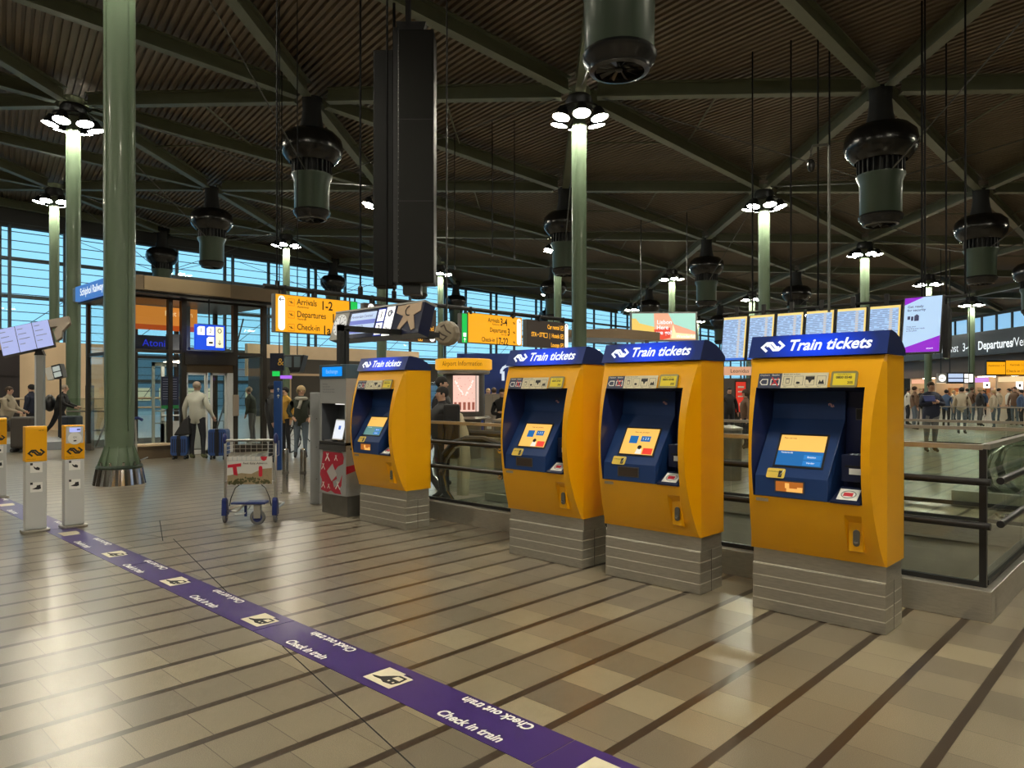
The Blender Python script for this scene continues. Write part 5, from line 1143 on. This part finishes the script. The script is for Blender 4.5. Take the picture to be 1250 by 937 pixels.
part('hanger', MB().tube([(0, 0, .4), (0, 0, 9.2)], .012, 6), M_rod, r); part('exit_light', MB().box(-.16, .02, -.04, -.03, -.14, -.02), L_green, r); part('purple_light', MB().box(.02, .3, .0, .02, -.2, -.12), lit('lilac', (.45, .15, .9), .9), r)
# ================================================================ far right hall side: fascia, clerestory, shops
e2 = E2.normalized(); e2 = Vector((e2.x, e2.y, 0))
O = FW * 80 + RT * 43.5; O = Vector((O.x, O.y, 0)); FT = frame(O, -e2, (0, 0, 1))     # x towards the camera, z away from hall? (checked: normal faces the hall)
def tf(b): b.v = [FT @ v for v in b.v]; return b
def fx(px):            # local x on the facade plane for a photograph column
    # O + (-e2) t  ; camera coords of -e2
    a = -e2; dd, ll = a.dot(FW), a.dot(RT); k = (px - 625) / FPX
    return (k * 80 - 43.5) / (ll - k * dd)
F = lambda x, y, z: (x, y, z)
x0_, x1_ = fx(1088), fx(1330)
struct('wall_fascia', tf(MB().box(x0_ - 25, x1_, 4.85, 7.0, -.3, .3)), mat('fascia_black', (.012, .012, .014), .4))
struct('wall_fascia', tf(MB().box(x0_ - 25, x1_, 3.0, 4.85, -1.3, -.9)), mat('fascia_brown', (.09, .055, .035), .5))
b = MB()
for k in range(26): x = x0_ + k * 2.1; b.box(x, x + .22, 7.0, 8.6, -.1, .1)
b.box(x0_, x1_, 8.35, 8.6, -.1, .1); wn = struct('window_2', tf(b), M_blackM)
o = part('pane', tf(MB().box(x0_, x1_, 7.0, 8.5, -.02, 0)), lit('dusk_pane', (.30, .62, .95), .8), wn)
sg = thing('departures_lettering', 'large white Departures lettering on the far black fascia', 'lettering', (0, 0, 0))
text('lettering', 'Departures', 1.1, L_text, sg, FT @ Matrix.Translation((fx(1198), 5.7, .32)), .02, 0, 'LEFT', .95)
text('lettering', '/Vertrek', 1.1, L_text, sg, FT @ Matrix.Translation((fx(1240), 5.7, .32)), -.005, 0, 'LEFT', .95)
text('lettering', 'Aankomst', 1.1, L_text, sg, FT @ Matrix.Translation((fx(1174), 5.7, .32)), -.0, 0, 'RIGHT', .95)
text('lettering', '3-4', 1.1, L_text, sg, FT @ Matrix.Translation((fx(1179), 5.7, .32)), .01, 0, 'LEFT', .9)
# shop fronts as rooms with lit ceilings and stocked shelves
M_shelf = bpy.data.materials.new('stocked_goods'); M_shelf.use_nodes = True
def _sh():
    nt = M_shelf.node_tree; b = nt.nodes['Principled BSDF']; tc = nt.nodes.new('ShaderNodeTexCoord'); v = nt.nodes.new('ShaderNodeTexVoronoi'); v.inputs['Scale'].default_value = 2.2; v.distance = 'CHEBYCHEV'
    r = nt.nodes.new('ShaderNodeValToRGB'); e = r.color_ramp.elements; e[0].color = (.02, .012, .01, 1); e[1].color = (.95, .8, .6, 1)
    for p, c in ((.25, (.35, .10, .04, 1)), (.45, (.65, .36, .12, 1)), (.6, (.12, .10, .12, 1)), (.75, (.8, .5, .25, 1))): q = e.new(p); q.color = c
    nt.links.new(tc.outputs['Object'], v.inputs[0]); nt.links.new(v.outputs['Color'], r.inputs[0]); nt.links.new(r.outputs[0], b.inputs['Base Color'])
_sh()
L_shop = lit('shop_tube_light', (1, .85, .6), 14.0)
for k in range(5):
    xa = fx(1100) + (fx(1300) - fx(1100)) * k / 5; xb = fx(1100) + (fx(1300) - fx(1100)) * (k + 1) / 5
    lb = ['first', 'second', 'third', 'fourth', 'fifth'][k] + ' warm lit shop unit under the black Departures fascia'
    r = thing('shop_unit', lb, 'shop', (0, 0, 0))
    part('shell', tf(MB().box(xa, xb, 3.0, 3.2, -8, -1).box(xa, xb, 0, 3.2, -8.2, -8).box(xa, xa + .2, 0, 3.2, -8, -1)), mat('shop_wall', (.55, .42, .3), .6), r)
    part('stock_shelves', tf(MB().box(xa + .3, xb - .3, 0.0, 2.3, -7.6, -7.0).box(xa + .6, xa + 1.2, 0, 1.9, -6.5, -2).box((xa + xb) / 2, (xa + xb) / 2 + .6, 0, 1.9, -6.5, -2)), M_shelf, r)
    b = MB()
    for q in range(4): b.box(xa + .5, xb - .5, 2.95, 3.0, -6.8 + q * 1.5, -6.6 + q * 1.5)
    part('ceiling_tube', tf(b), L_shop, r)
    part('sign_panel', tf(MB().box(xa + .5, xb - 1, 2.4, 2.85, -1.0, -.9)), lit('shop_sign_%d' % k, [(1, .5, .3), (.95, .8, .6), (.75, .3, .9), (1, .75, .4), (.95, .4, .1)][k], .8), r)
def facing(name, label, px, d, z, w_, h_, cat='sign'):
    return thing(name, label, cat, (*at(px, d).xy, z), YAW)
r = facing('hall_clock', 'white round clock in a grey square under the far fascia', 1149, 44, 2.1, 0, 0, 'clock')
T = frame((0, 0, 0), (1, 0, 0), (0, 0, 1)); part('clock_case', plate(T, -.28, .28, .0, .56, .1), mat('clock_grey', (.3, .3, .29), .5), r); part('hanger', MB().tube([(0, .05, .5), (0, .05, 8.6)], .03, 5), M_black, r); cf = part('clock_face', MB().lathe([(.22, 0), (.22, .01)], 24, T @ Matrix.Translation((0, .28, .1))), L_white, r); part('clock_hands', MB().stroke([(-.15, 0), (0, 0), (.08, -.03)], .03, .02, T @ Matrix.Translation((0, .28, .1))), M_text_k, cf)
r = facing('train_display', 'pale blue and white train display beside the far clock', 1172, 44, 2.1, 0, 0, 'display')
part('display_case', plate(T, -.85, .75, -.05, .62, .1), M_black, r); part('screen', plate(T @ Matrix.Translation((0, 0, .1)), -.78, .12, .06, .55, .01), lit('paper_blue', (.55, .68, .92), .9), r); part('screen_band', plate(T @ Matrix.Translation((0, 0, .112)), -.78, .12, .25, .31, .004), M_navy, r)
part('hanger', MB().tube([(-.6, .05, .6), (-.6, .05, 8.6)], .03, 5).tube([(.6, .05, .6), (.6, .05, 8.6)], .03, 5), M_black, r)
for (x, z) in ((.32, .42), (.32, .12), (.6, .28)): part('platform_field', plate(T @ Matrix.Translation((0, 0, .1)), x - .12, x + .12, z - (.12 if x < .5 else .25), z + (.12 if x < .5 else .25), .01), L_white, r)
r = facing('direction_sign', 'far yellow sign row reading 1-4 and 17-22 at the picture edge', 1232, 50, 2.85, 0, 0)
part('sign_case', plate(T, -1.7, 4.0, -.2, .85, .15), M_black, r); part('sign_face', plate(T @ Matrix.Translation((0, 0, .15)), -1.65, -.38, -.1, .75, .01), L_yellow, r); part('sign_face', plate(T @ Matrix.Translation((0, 0, .15)), -.33, 3.9, -.12, .85, .01), L_yellow, r)
text('lettering', 'Aankomst 1-4', .2, M_sigblk, r, T @ Matrix.Translation((-1.0, .5, .165))); text('lettering', 'Vertrek 1-2', .22, M_sigblk, r, T @ Matrix.Translation((.45, .55, .165))); text('lettering', 'Check-in 17-22', .26, M_sigblk, r, T @ Matrix.Translation((.5, .12, .165)))
r = facing('pictogram_lightbox', 'pair of small white square pictogram lights at the shops', 1204, 52, 1.95, 0, 0, 'lightbox'); part('lightbox_pole', MB().tube([(0, .05, -1.96), (0, .05, -.1)], .03, 6), M_dbronze, r); part('lit_box', plate(T, -.22, .22, -.15, .28, .08), L_white, r); part('symbol', plate(T @ Matrix.Translation((0, 0, .081)), -.08, .08, 0, .15, .005), M_text_k, r)
r = facing('pictogram_lightbox', 'white lit pictogram box at the picture edge, over the crowd', 1244, 52, 1.9, 0, 0, 'lightbox'); part('lightbox_pole', MB().tube([(0, .05, -1.96), (0, .05, -.1)], .03, 6), M_dbronze, r); part('lit_box', plate(T, -.24, .24, -.2, .38, .08), L_white, r); part('symbol', plate(T @ Matrix.Translation((0, 0, .081)), -.08, .08, 0, .2, .005), M_text_k, r)

# moving walkways crossing the hall before the crowd
for k, (y, lb) in enumerate(((17.2, 'low moving walkway with black handrails beyond the officer'), (21.6, 'farther moving walkway with black handrails before the crowd'))):
    r = thing('moving_walkway', lb, 'walkway', (-1.0 - k * 1.5, y, 0))
    for s in (0, 1.3):
        part('handrail', MB().tube([(-.3, s, .1), (-.42, s, .5), (-.3, s, .85), (.1, s, .97), (14, s, .97)], .05, 8), M_rubber, r, smooth=True)
        part('glass_balustrade', MB().box(-.25, 14, s - .006, s + .006, .12, .93), M_glass, r); part('skirt', MB().box(-.5, 14, s - .06, s + .06, 0, .16), M_escin, r)
    part('belt', MB().box(-.6, 14, .06, 1.24, 0.002, .05), M_rubber, r)
# ================================================================ people
def person(label, px, d, face, height=1.76, cols=None, pose=None, hair=None, hands=False, group=None, base=None):
    """face: heading of the face relative to the camera's right (0 = looks to picture right, pi/2 = away, -pi/2 = towards camera)"""
    pose = pose or {}
    k = height / 1.76; r = thing('person', label, 'person', (*at(px, d).xy, 0), YAW + face, group)
    lean = pose.get('lean', 0.0); f = pose.get('fat', 1.0)
    top, leg, shoe = cols or ('coat_black', 'trousers_black', 'shoe_black')
    mats_ = [M_skin, MATS[top], MATS[leg], MATS[shoe]]
    V = []; E = []; R = []; G = []      # facing +x, left = +y
    def v(co, rad, par=None, g=1):
        V.append(Vector(co) * k); R.append(tuple(q * k for q in (rad if isinstance(rad, tuple) else (rad, rad)))); G.append(g)
        if par is not None: E.append((par, len(V) - 1))
        return len(V) - 1
    lx = lean
    f *= 1.06; pel = v((0, 0, .97), (.145 * f, .185 * f), None, 2)
    wa = v((.02 + lx * .15, 0, 1.12), (.145 * f, .185 * f), pel); ch = v((.02 + lx * .3, 0, 1.30), (.145 * f, .195 * f), wa); sh = v((0 + lx * .42, 0, 1.44), (.10, .15), ch)
    nk = v((.015 + lx * .5, 0, 1.515), (.052, .052), sh, 0); hb = v((.03 + lx * .55, 0, 1.58), (.075, .068), nk, 0); hm = v((.035 + lx * .58, 0, 1.65), (.095, .078), hb, 0); ht = v((.02 + lx * .6, 0, 1.715), (.07, .06), hm, 0)
    nose = v((.135 + lx * .58, 0, 1.625), .012, hm, 0)
    for s, key in ((1, 'L'), (-1, 'R')):
        el = pose.get('elbow' + key, (.0, .27 * s, 1.14)); hd = pose.get('hand' + key, (.06, .28 * s, .88))
        a = v((0 + lx * .4, .17 * s, 1.41), .070 * f, sh); e = v((el[0] + lx * .3, el[1], el[2]), .056 * f, a); wv = Vector(hd) - Vector(el); w1 = v(Vector(el) + wv * .93 + Vector((lx * .3, 0, 0)), .040, e); h = v(Vector(hd) + wv.normalized() * .05 + Vector((lx * .3, 0, 0)), (.036, .024), w1, 0)
        dr = wv.normalized(); sd = dr.cross(Vector((1, 0, 0) if abs(dr.x) < .7 else (0, 1, 0))).normalized(); base_ = Vector(hd) + dr * .07 + Vector((lx * .3, 0, 0))
        if hands:
            for q in range(4): 
                off = sd * (.027 - q * .018); v(base_ + off + dr * (.062 - abs(q - 1.3) * .008) + Vector((.012, 0, 0)), .0085, h, 0)
            v(base_ + sd * .05 - dr * .02, .010, h, 0)
        else: v(base_ + dr * .05 + Vector((.012, 0, 0)), .016, h, 0)
        kn = pose.get('knee' + key, (.02, .10 * s, .52)); an = pose.get('ankle' + key, (-.02, .10 * s, .10))
        hp = v((0, .095 * s, .90), .095 * f, pel, 2); kk = v(kn, .062 * f, hp, 2); kc = v(Vector(kn).lerp(Vector(an), .35) + Vector((-.01, 0, 0)), .060, kk, 2); aa = v(an, .042, kc, 2)
        t = pose.get('toe' + key, (an[0] + .17, an[1] + .02 * s, .035)); v((an[0] - .035, an[1], .045), .038, aa, 3); v(t, .036, aa, 3)
    me = bpy.data.meshes.new('body'); me.from_pydata([tuple(x) for x in V], E, []); o = bpy.data.objects.new('b', me); C.objects.link(o)
    m = o.modifiers.new('s', 'SKIN'); m.use_smooth_shade = True
    for i, sv in enumerate(me.skin_vertices[0].data): sv.radius = R[i]; sv.use_root = (i == 0)
    ss = o.modifiers.new('u', 'SUBSURF'); ss.levels = 1; ss.render_levels = 1
    dg = bpy.context.evaluated_depsgraph_get(); me2 = bpy.data.meshes.new_from_object(o.evaluated_get(dg)); C.objects.unlink(o); bpy.data.objects.remove(o)
    me2.materials.clear()
    for x in mats_: me2.materials.append(x)
    seg = [(V[a], V[b_], G[b_], sum(R[a]) / 2, sum(R[b_]) / 2) for a, b_ in E]
    for p in me2.polygons:
        c = p.center; best = (9, 1)
        for a, b_, g, ra_, rb_ in seg:
            ab = b_ - a; t = max(0, min(1, (c - a).dot(ab) / max(1e-9, ab.length_squared))); dd = (c - (a + ab * t)).length - .8 * (ra_ + (rb_ - ra_) * t)
            if g == 0 and c.z < 1.50 * k and c.z > 1.35 * k: dd += .05
            if dd < best[0]: best = (dd, g)
        p.material_index = best[1]
    hem = pose.get('hem')
    if hem:
        for p in me2.polygons:
            if p.material_index == 2 and p.center.z > hem * k: p.material_index = 1
    # lowest point onto the floor
    mz = min(q.co.z for q in me2.vertices)
    for q in me2.vertices:
        if q.co.z < .12 * k: q.co.z = q.co.z - mz * max(0, 1 - q.co.z / (.12 * k)) if q.co.z > 0 else max(q.co.z - mz, .0)
    mz = min(q.co.z for q in me2.vertices)
    bo = part('body', me2, None, r)
    r.location.z = -mz
    hx, hz = .03 + lx * .58, 1.655
    if hair:
        hc, hs = hair; sx_, sz_ = {'short': (.105, .095), 'bob': (.125, .125), 'thin': (.100, .085), 'hat': (.108, .10)}[hs]
        b = MB().ell(((hx - .018) * k, 0, (hz + .022) * k), (sx_ * k, (.088 if hs != 'bob' else .115) * k, sz_ * k), 14, 10)
        keep = [f_ for f_ in b.f if not all(b.v[i].x > (hx + .01) * k and b.v[i].z < (hz + (.05 if hs != 'thin' else .07)) * k for i in f_) and not all(b.v[i].z < (hz - (.035 if hs != 'bob' else .09)) * k for i in f_)]
        b.f = keep; part('hair' if hs != 'hat' else 'cap', b, MATS[hc], r, smooth=True)
    b = MB()
    if hands:
        part('eyes', MB().ell(((hx + .088) * k, .03 * k, 1.652 * k), (.008, .011, .007), 6, 4), M_text_k, r); part('eyes', MB().ell(((hx + .088) * k, -.03 * k, 1.652 * k), (.008, .011, .007), 6, 4), M_text_k, r)
        part('mouth', MB().ell(((hx + .088) * k, 0, 1.585 * k), (.008, .022, .005), 6, 4), mat('lips', (.35, .12, .1), .5), r)
        for s in (-1, 1): part('ear', MB().ell(((hx + .0) * k, s * .082 * k, 1.635 * k), (.022, .012, .032), 8, 5), M_skin, r)
    return r
for n_, c in (('coat_black', (.015, .015, .017)), ('trousers_black', (.012, .013, .018)), ('shoe_black', (.02, .02, .02)), ('jumper_pale', (.46, .46, .40)), ('coat_dark_green', (.025, .032, .022)), ('navy_uniform', (.012, .016, .04)), ('jeans', (.10, .13, .17)), ('knit_beige', (.42, .36, .27)), ('trousers_grey', (.13, .13, .14)),
              ('hair_brown', (.06, .035, .02)), ('hair_grey', (.35, .28, .22)), ('hair_blonde', (.42, .30, .16)), ('hair_black', (.012, .01, .01)), ('shoe_white', (.55, .55, .55)), ('shoe_green', (.12, .13, .06)), ('coat_brown', (.14, .08, .05)), ('coat_mustard', (.5, .28, .04)), ('coat_red', (.35, .03, .03)), ('coat_white', (.6, .58, .52)), ('coat_blue', (.05, .09, .18))):
    mat(n_, c, .75)
A = PI / 2
person('man with back turned in pale jumper and black trousers, between two blue suitcases', 240, 17.0, A, 1.83, ('jumper_pale', 'trousers_black', 'shoe_green'), dict(elbowL=(-.02, .27, 1.15), handL=(.04, .28, .90), elbowR=(-.02, -.28, 1.16), handR=(.08, -.34, .95), kneeL=(.03, .11, .52), kneeR=(.03, -.14, .52), ankleR=(.0, -.15, .10), fat=1.12, hem=.92), ('hair_grey', 'thin'), True)
def suitcase(label, px, d, w_, h_, m, rz=0, straps=True, handle=.18):
    r = thing('suitcase', label, 'suitcase', (*at(px, d).xy, 0), YAW + rz)
    part('shell', flatpoly(frame((0, -.13, .09 + h_ / 2), (1, 0, 0), (0, 0, 1)) @ Matrix.Translation((0, 0, -.26)), rrect(w_, h_, .06, 5), .26), m, r, bevel=.015)
    b = MB()
    for q in range(7): x = -w_ / 2 + .05 + q * (w_ - .1) / 6; b.box(x - .012, x + .012, -.138, -.13, .16, .02 + h_)
    part('shell_groove', b, mat('groove_navy', (.01, .018, .06), .4), r)
    if straps: part('strap', MB().box(-.04, .04, -.142, .136, .085, .095 + h_), M_black, r)
    for x in (-w_ / 2 + .06, w_ / 2 - .06):
        for y in (-.09, .09): w__ = part('caster', MB().lathe([(.035, -.02), (.035, .02)], 12, Matrix.Translation((x, y, .035)) @ Matrix.Rotation(A, 4, 'Y')), M_rubber, r); part('caster_fork', MB().box(x - .02, x + .02, y - .015, y + .015, .035, .10), M_black, w__)
    part('pull_handle', MB().tube([(-.07, .09, .09 + h_), (-.07, .09, .09 + h_ + handle), (.07, .09, .09 + h_ + handle), (.07, .09, .09 + h_)], .010, 6), M_chrome, r)
    return r
M_case = mat('suitcase_navy', (.03, .075, .24), .35, coat=.3)
suitcase('larger blue hard suitcase with black strap, to the right of the waiting man', 267.5, 16.9, .42, .62, M_case)
suitcase('smaller blue hard suitcase under a black bag, to the left of the waiting man', 220.5, 16.95, .38, .46, M_case, .1)
r = thing('shoulder_bag', 'black soft bag lying on the smaller blue suitcase', 'bag', (*at(224.5, 16.9).xy, .56), YAW)
part('bag_body', MB().add([(-.21, -.1, 0), (.17, -.1, .02), (.17, .1, .02), (-.21, .1, 0), (.02, -.08, .38), (.14, -.08, .42), (.14, .08, .42), (.02, .08, .38)], [(0, 1, 2, 3), (4, 7, 6, 5), (0, 4, 5, 1), (1, 5, 6, 2), (2, 6, 7, 3), (3, 7, 4, 0)]), MATS['coat_black'], r, bevel=.03); part('bag_strap', MB().tube([(.05, 0, .38), (.12, 0, .46), (.13, 0, .38)], .015, 6), M_black, r)
person('woman with curly blonde hair, pale scarf and dark jacket in grey jeans', 367.5, 17.4, -A + .35, 1.70, ('coat_dark_green', 'jeans', 'shoe_black'), dict(elbowL=(.02, .30, 1.15), handL=(.12, .22, .98), elbowR=(.02, -.32, 1.15), handR=(.10, -.2, 1.0), ankleL=(.02, .10, .1), ankleR=(-.02, -.13, .1), fat=1.15, hem=.86), ('hair_blonde', 'bob'), True)
r = kids  # noqa
sc_p = at(367.5, 17.28); r = thing('scarf', 'pale patterned scarf worn by the blonde woman', 'scarf', (sc_p.x, sc_p.y, 1.42), YAW)
part('wrap', MB().tube([(.11 * math.cos(a * .6), .02 + .10 * math.sin(a * .6), -.0) for a in range(11)], .045, 8, closed=True), mat('scarf_pale', (.55, .53, .46), .8, noise=.6, nscale=40), r, smooth=True); part('scarf_end', MB().tube([(.02, -.06, -.02), (.0, -.10, -.16), (-.03, -.11, -.24)], .04, 8), mat('scarf_pale', (.5, .5, .45), .8), r)
person('striding man with backpack and black jacket, leaning forward behind the check-in posts', 72, 22.6, .25, 1.80, ('coat_black', 'trousers_black', 'shoe_white'), dict(lean=.25, elbowL=(.12, .28, 1.17), handL=(.38, .2, 1.08), elbowR=(.14, -.28, 1.17), handR=(.40, -.18, 1.06), kneeL=(.28, .1, .55), ankleL=(.30, .1, .12), kneeR=(-.18, -.1, .52), ankleR=(-.46, -.1, .16)), ('hair_grey', 'thin'), True)
r = thing('backpack', 'black backpack on the striding man', 'backpack', (*at(66, 22.6).xy, 1.22), YAW + .25)
part('pack', MB().ell((-.12, 0, .0), (.16, .17, .27), 14, 10), M_black, r, smooth=True); part('pocket', MB().ell((-.24, 0, -.08), (.08, .13, .14), 12, 8), MATS['coat_black'], r)
def cart_case(label, px, d, m, w_=.6, h_=.8):
    r = thing('luggage_case', label, 'suitcase', (*at(px, d).xy, 0), YAW); part('case_body', MB().box(-w_ / 2, w_ / 2, -.2, .2, .1, h_), m, r, bevel=.05); part('case_wheels', MB().lathe([(.05, -.25), (.05, .25)], 10, Matrix.Translation((-w_ / 3, 0, .05)) @ Matrix.Rotation(A, 4, 'X')), M_rubber, r); part('case_wheels', MB().lathe([(.05, -.25), (.05, .25)], 10, Matrix.Translation((w_ / 3, 0, .05)) @ Matrix.Rotation(A, 4, 'X')), M_rubber, r)
cart_case('dark blue bag pushed in front of the striding man', 86, 21.8, mat('bag_navy', (.02, .03, .05), .6), .55, .85)
cart_case('brown grey case on wheels beside the woman in beige knitwear', 30, 19.0, mat('case_brown', (.07, .06, .055), .6), .52, .92)
person('woman in beige knitwear pushing luggage at the picture edge', 8, 20.0, .1, 1.72, ('knit_beige', 'trousers_grey', 'shoe_white'), dict(lean=.1, elbowL=(.10, .27, 1.15), handL=(.36, .2, 1.05), elbowR=(.10, -.27, 1.15), handR=(.36, -.18, 1.05), kneeL=(.15, .1, .53), ankleL=(.1, .1, .1), kneeR=(-.05, -.1, .5), ankleR=(-.25, -.1, .14)), ('hair_brown', 'short'), True)
person('person in dark coat partly hidden by the post of the pale screens', 39, 22.0, PI, 1.80, ('navy_uniform', 'trousers_black', 'shoe_black'), None, ('hair_black', 'short'))
person('officer in dark navy uniform looking down at a device', 1136, 19.0, -A - .1, 1.84, ('navy_uniform', 'trousers_grey', 'shoe_black'), dict(elbowL=(.10, .27, 1.18), handL=(.24, .06, 1.26), elbowR=(.10, -.27, 1.18), handR=(.24, -.05, 1.24), fat=1.2, hem=.86), ('hair_brown', 'short'), True)
p = at(1136, 18.70); r = thing('tablet', 'dark tablet held by the officer', 'tablet', (p.x, p.y, 1.38), YAW); part('tablet_body', MB().box(-.17, .13, -.01, .01, -.06, .12, Matrix.Rotation(-.6, 4, 'X')), M_navy, r, bevel=.005); part('tablet_edge', MB().box(-.17, .13, -.012, -.008, .115, .122, Matrix.Rotation(-.6, 4, 'X')), M_grey, r)
person('bearded dark-haired man in black coat next to the farthest ticket machine', 541, 10.6, PI + .5, 1.66, ('coat_black', 'trousers_black', 'shoe_black'), dict(fat=1.2), ('hair_black', 'short'), True)
person('taller dark-haired person right behind the bearded man', 538, 12.2, -.2, 1.84, ('coat_black', 'trousers_black', 'shoe_black'), None, ('hair_black', 'short'), True)
p = at(560, 10.55); r = thing('folded_coat', 'cream coat hanging over the dark travel bag by the kiosk', 'coat', (p.x, p.y, .58), YAW); part('cloth', MB().tube([(-.05, 0, .72), (.0, 0, .66), (.06, 0, .4), (.08, 0, 0), (.06, 0, -.5)], [.03, .06, .09, .10, .09], 10), mat('cream_cloth', (.55, .47, .33), .8), r, smooth=True); part('collar', MB().tube([(-.09, 0, .76), (-.02, 0, .74)], .035, 8), mat('cream_cloth', (.55, .47, .33), .8), r)
r = thing('travel_bag', 'big black bag carried beside the bearded man', 'bag', (*at(553, 10.5).xy, .62), YAW); part('bag_body', MB().box(-.12, .10, -.14, .14, 0, .78), M_black, r, bevel=.05); part('bag_flap', MB().box(-.125, .105, -.15, .0, .5, .79), MATS['coat_black'], r, bevel=.03)
person('person in black with folded arms before the blue wall', 613, 17.5, -A, 1.66, ('coat_black', 'trousers_black', 'shoe_black'), dict(elbowL=(.1, .26, 1.12), handL=(.2, .0, 1.15), elbowR=(.1, -.26, 1.12), handR=(.2, .02, 1.12)), ('hair_black', 'short'))
person('small dark-clad figure before the blue wall, nearer the kiosk', 603, 22, A, 1.70, ('coat_blue', 'trousers_black', 'shoe_black'), None, ('hair_brown', 'short'))
person('figure with blond hair by the blue wall behind the taupe cabinet', 596, 24, -A, 1.68, ('coat_black', 'trousers_black', 'shoe_black'), None, ('hair_blonde', 'short'))
person('dark-dressed person beyond the blue pillar', 332, 16.0, .2, 1.78, ('coat_black', 'trousers_black', 'shoe_black'), None, ('hair_black', 'hat'))
person('person in mustard coat beside the curly-haired woman', 349, 18.5, -A - .6, 1.70, ('coat_mustard', 'trousers_black', 'shoe_black'), None, ('hair_black', 'short'))
person('camouflage-clad figure seen through the lift glass', 308, 22.5, PI, 1.72, ('coat_dark_green', 'trousers_grey', 'shoe_black'), dict(lean=.15), ('hair_grey', 'short'))
person('person with brown coat seen between the third and largest machines', 911, 20, PI, 1.62, ('coat_brown', 'trousers_black', 'shoe_black'), None, ('hair_brown', 'bob'))
person('dark-clad person beyond the third ticket machine', 890, 24, -A, 1.72, ('coat_black', 'trousers_black', 'shoe_black'), None, ('hair_black', 'short'))
# bicycle wheels by the pillar
r = thing('bicycle', 'black bicycle leaning behind the curly-haired woman', 'bicycle', (*at(356, 18.6).xy, 0), YAW + .1)
for x in (-.1, .95):
    w_ = part('bicycle_wheel', MB().tube([(x + .33 * math.cos(q * PI / 12), 0, .34 + .33 * math.sin(q * PI / 12)) for q in range(24)], .018, 6, closed=True), M_rubber, r)
    b = MB()
    for q in range(8): a = q * PI / 4; b.tube([(x, 0, .34), (x + .32 * math.cos(a), 0, .34 + .32 * math.sin(a))], .004, 4)
    part('spokes', b, M_chrome, w_)
part('bicycle_frame', MB().tube([(-.1, 0, .34), (.1, 0, .85), (.7, 0, .8), (.45, 0, .3), (.1, 0, .85)], .018, 6).tube([(.95, 0, .34), (.72, 0, .95), (.6, .2, 1.0)], .016, 6), M_black, r); part('saddle', MB().ell((.08, 0, .93), (.13, .07, .03)), M_black, r)
# crowd before the shops
random.seed(11)
crowd_cols = [('coat_white', 'trousers_black', 'shoe_black'), ('coat_brown', 'jeans', 'shoe_black'), ('coat_black', 'trousers_grey', 'shoe_black'), ('coat_blue', 'trousers_black', 'shoe_white'), ('knit_beige', 'jeans', 'shoe_black'), ('coat_red', 'trousers_black', 'shoe_black')]
protos = []
spots = [(1108, 34), (1116, 30), (1124, 33), (1155, 31), (1164, 38), (1174, 27), (1181, 40), (1186, 36), (1196, 33), (1201, 45), (1213, 30), (1219, 36), (1232, 38), (1239, 34), (1243, 42), (1247, 31)]
lbs = {1108: 'person in white coat by the column beside the largest machine', 1174: 'person in beige fur-like coat in the crowd near the far displays'}
for n_, (px, d_) in enumerate(spots):
    ci = n_ % 6 if px not in (1108, 1174) else (0 if px == 1108 else 4)
    if n_ < 6:
        q = person('member of the distant crowd standing before the lit shops', px, d_, random.uniform(-3, 3), random.uniform(1.62, 1.82), crowd_cols[ci], None, (random.choice(['hair_brown', 'hair_black', 'hair_blonde']), 'short'), group='crowd before the shops'); protos.append(q); KID[q.name] = kids(q)
    else:
        src = protos[n_ % 6]; q = copy_tree(src); q.location = (*at(px, d_).xy, src.location.z); q.rotation_euler.z = random.uniform(-3, 3)
    if px in lbs: q['label'] = lbs[px]; del q['group']
    else: q['label'] = 'member of the distant crowd standing before the lit shops'; q['group'] = 'crowd before the shops'
# thin suspended black rods and light trusses under the roof
b_i = 0
for px, d_, zt, zb, lb in ((338, 14.8, 11.2, 3.78, 'black rod over the start of the Arrivals 1-2 sign'), (344, 22, 10.9, 6.5, 'pair of black cables beside the dome unit'), (545, 27, 10.6, 6.1, 'hooked black cable right of the tall black panel'), (601, 26, 10.4, 6.5, 'thin black rod far right of the tall black panel'), (628, 26, 10.4, 6.4, 'thin black rod nearest the half hidden unit'), (555, 27, 10.6, 6.2, 'second hooked cable right of the tall black panel')):
    p = at(px, d_); r = thing('suspension_rod', lb, 'rod', (p.x, p.y, zb)); zt = roofz(p.x, p.y) + .6
    part('rod', MB().tube([(0, 0, 0), (0, 0, zt - zb)], .018 if d_ > 20 else .02, 6), M_rod, r); part('end_clamp', MB().lathe([(.04, -.05), (.04, .08)], 8), M_black, r)
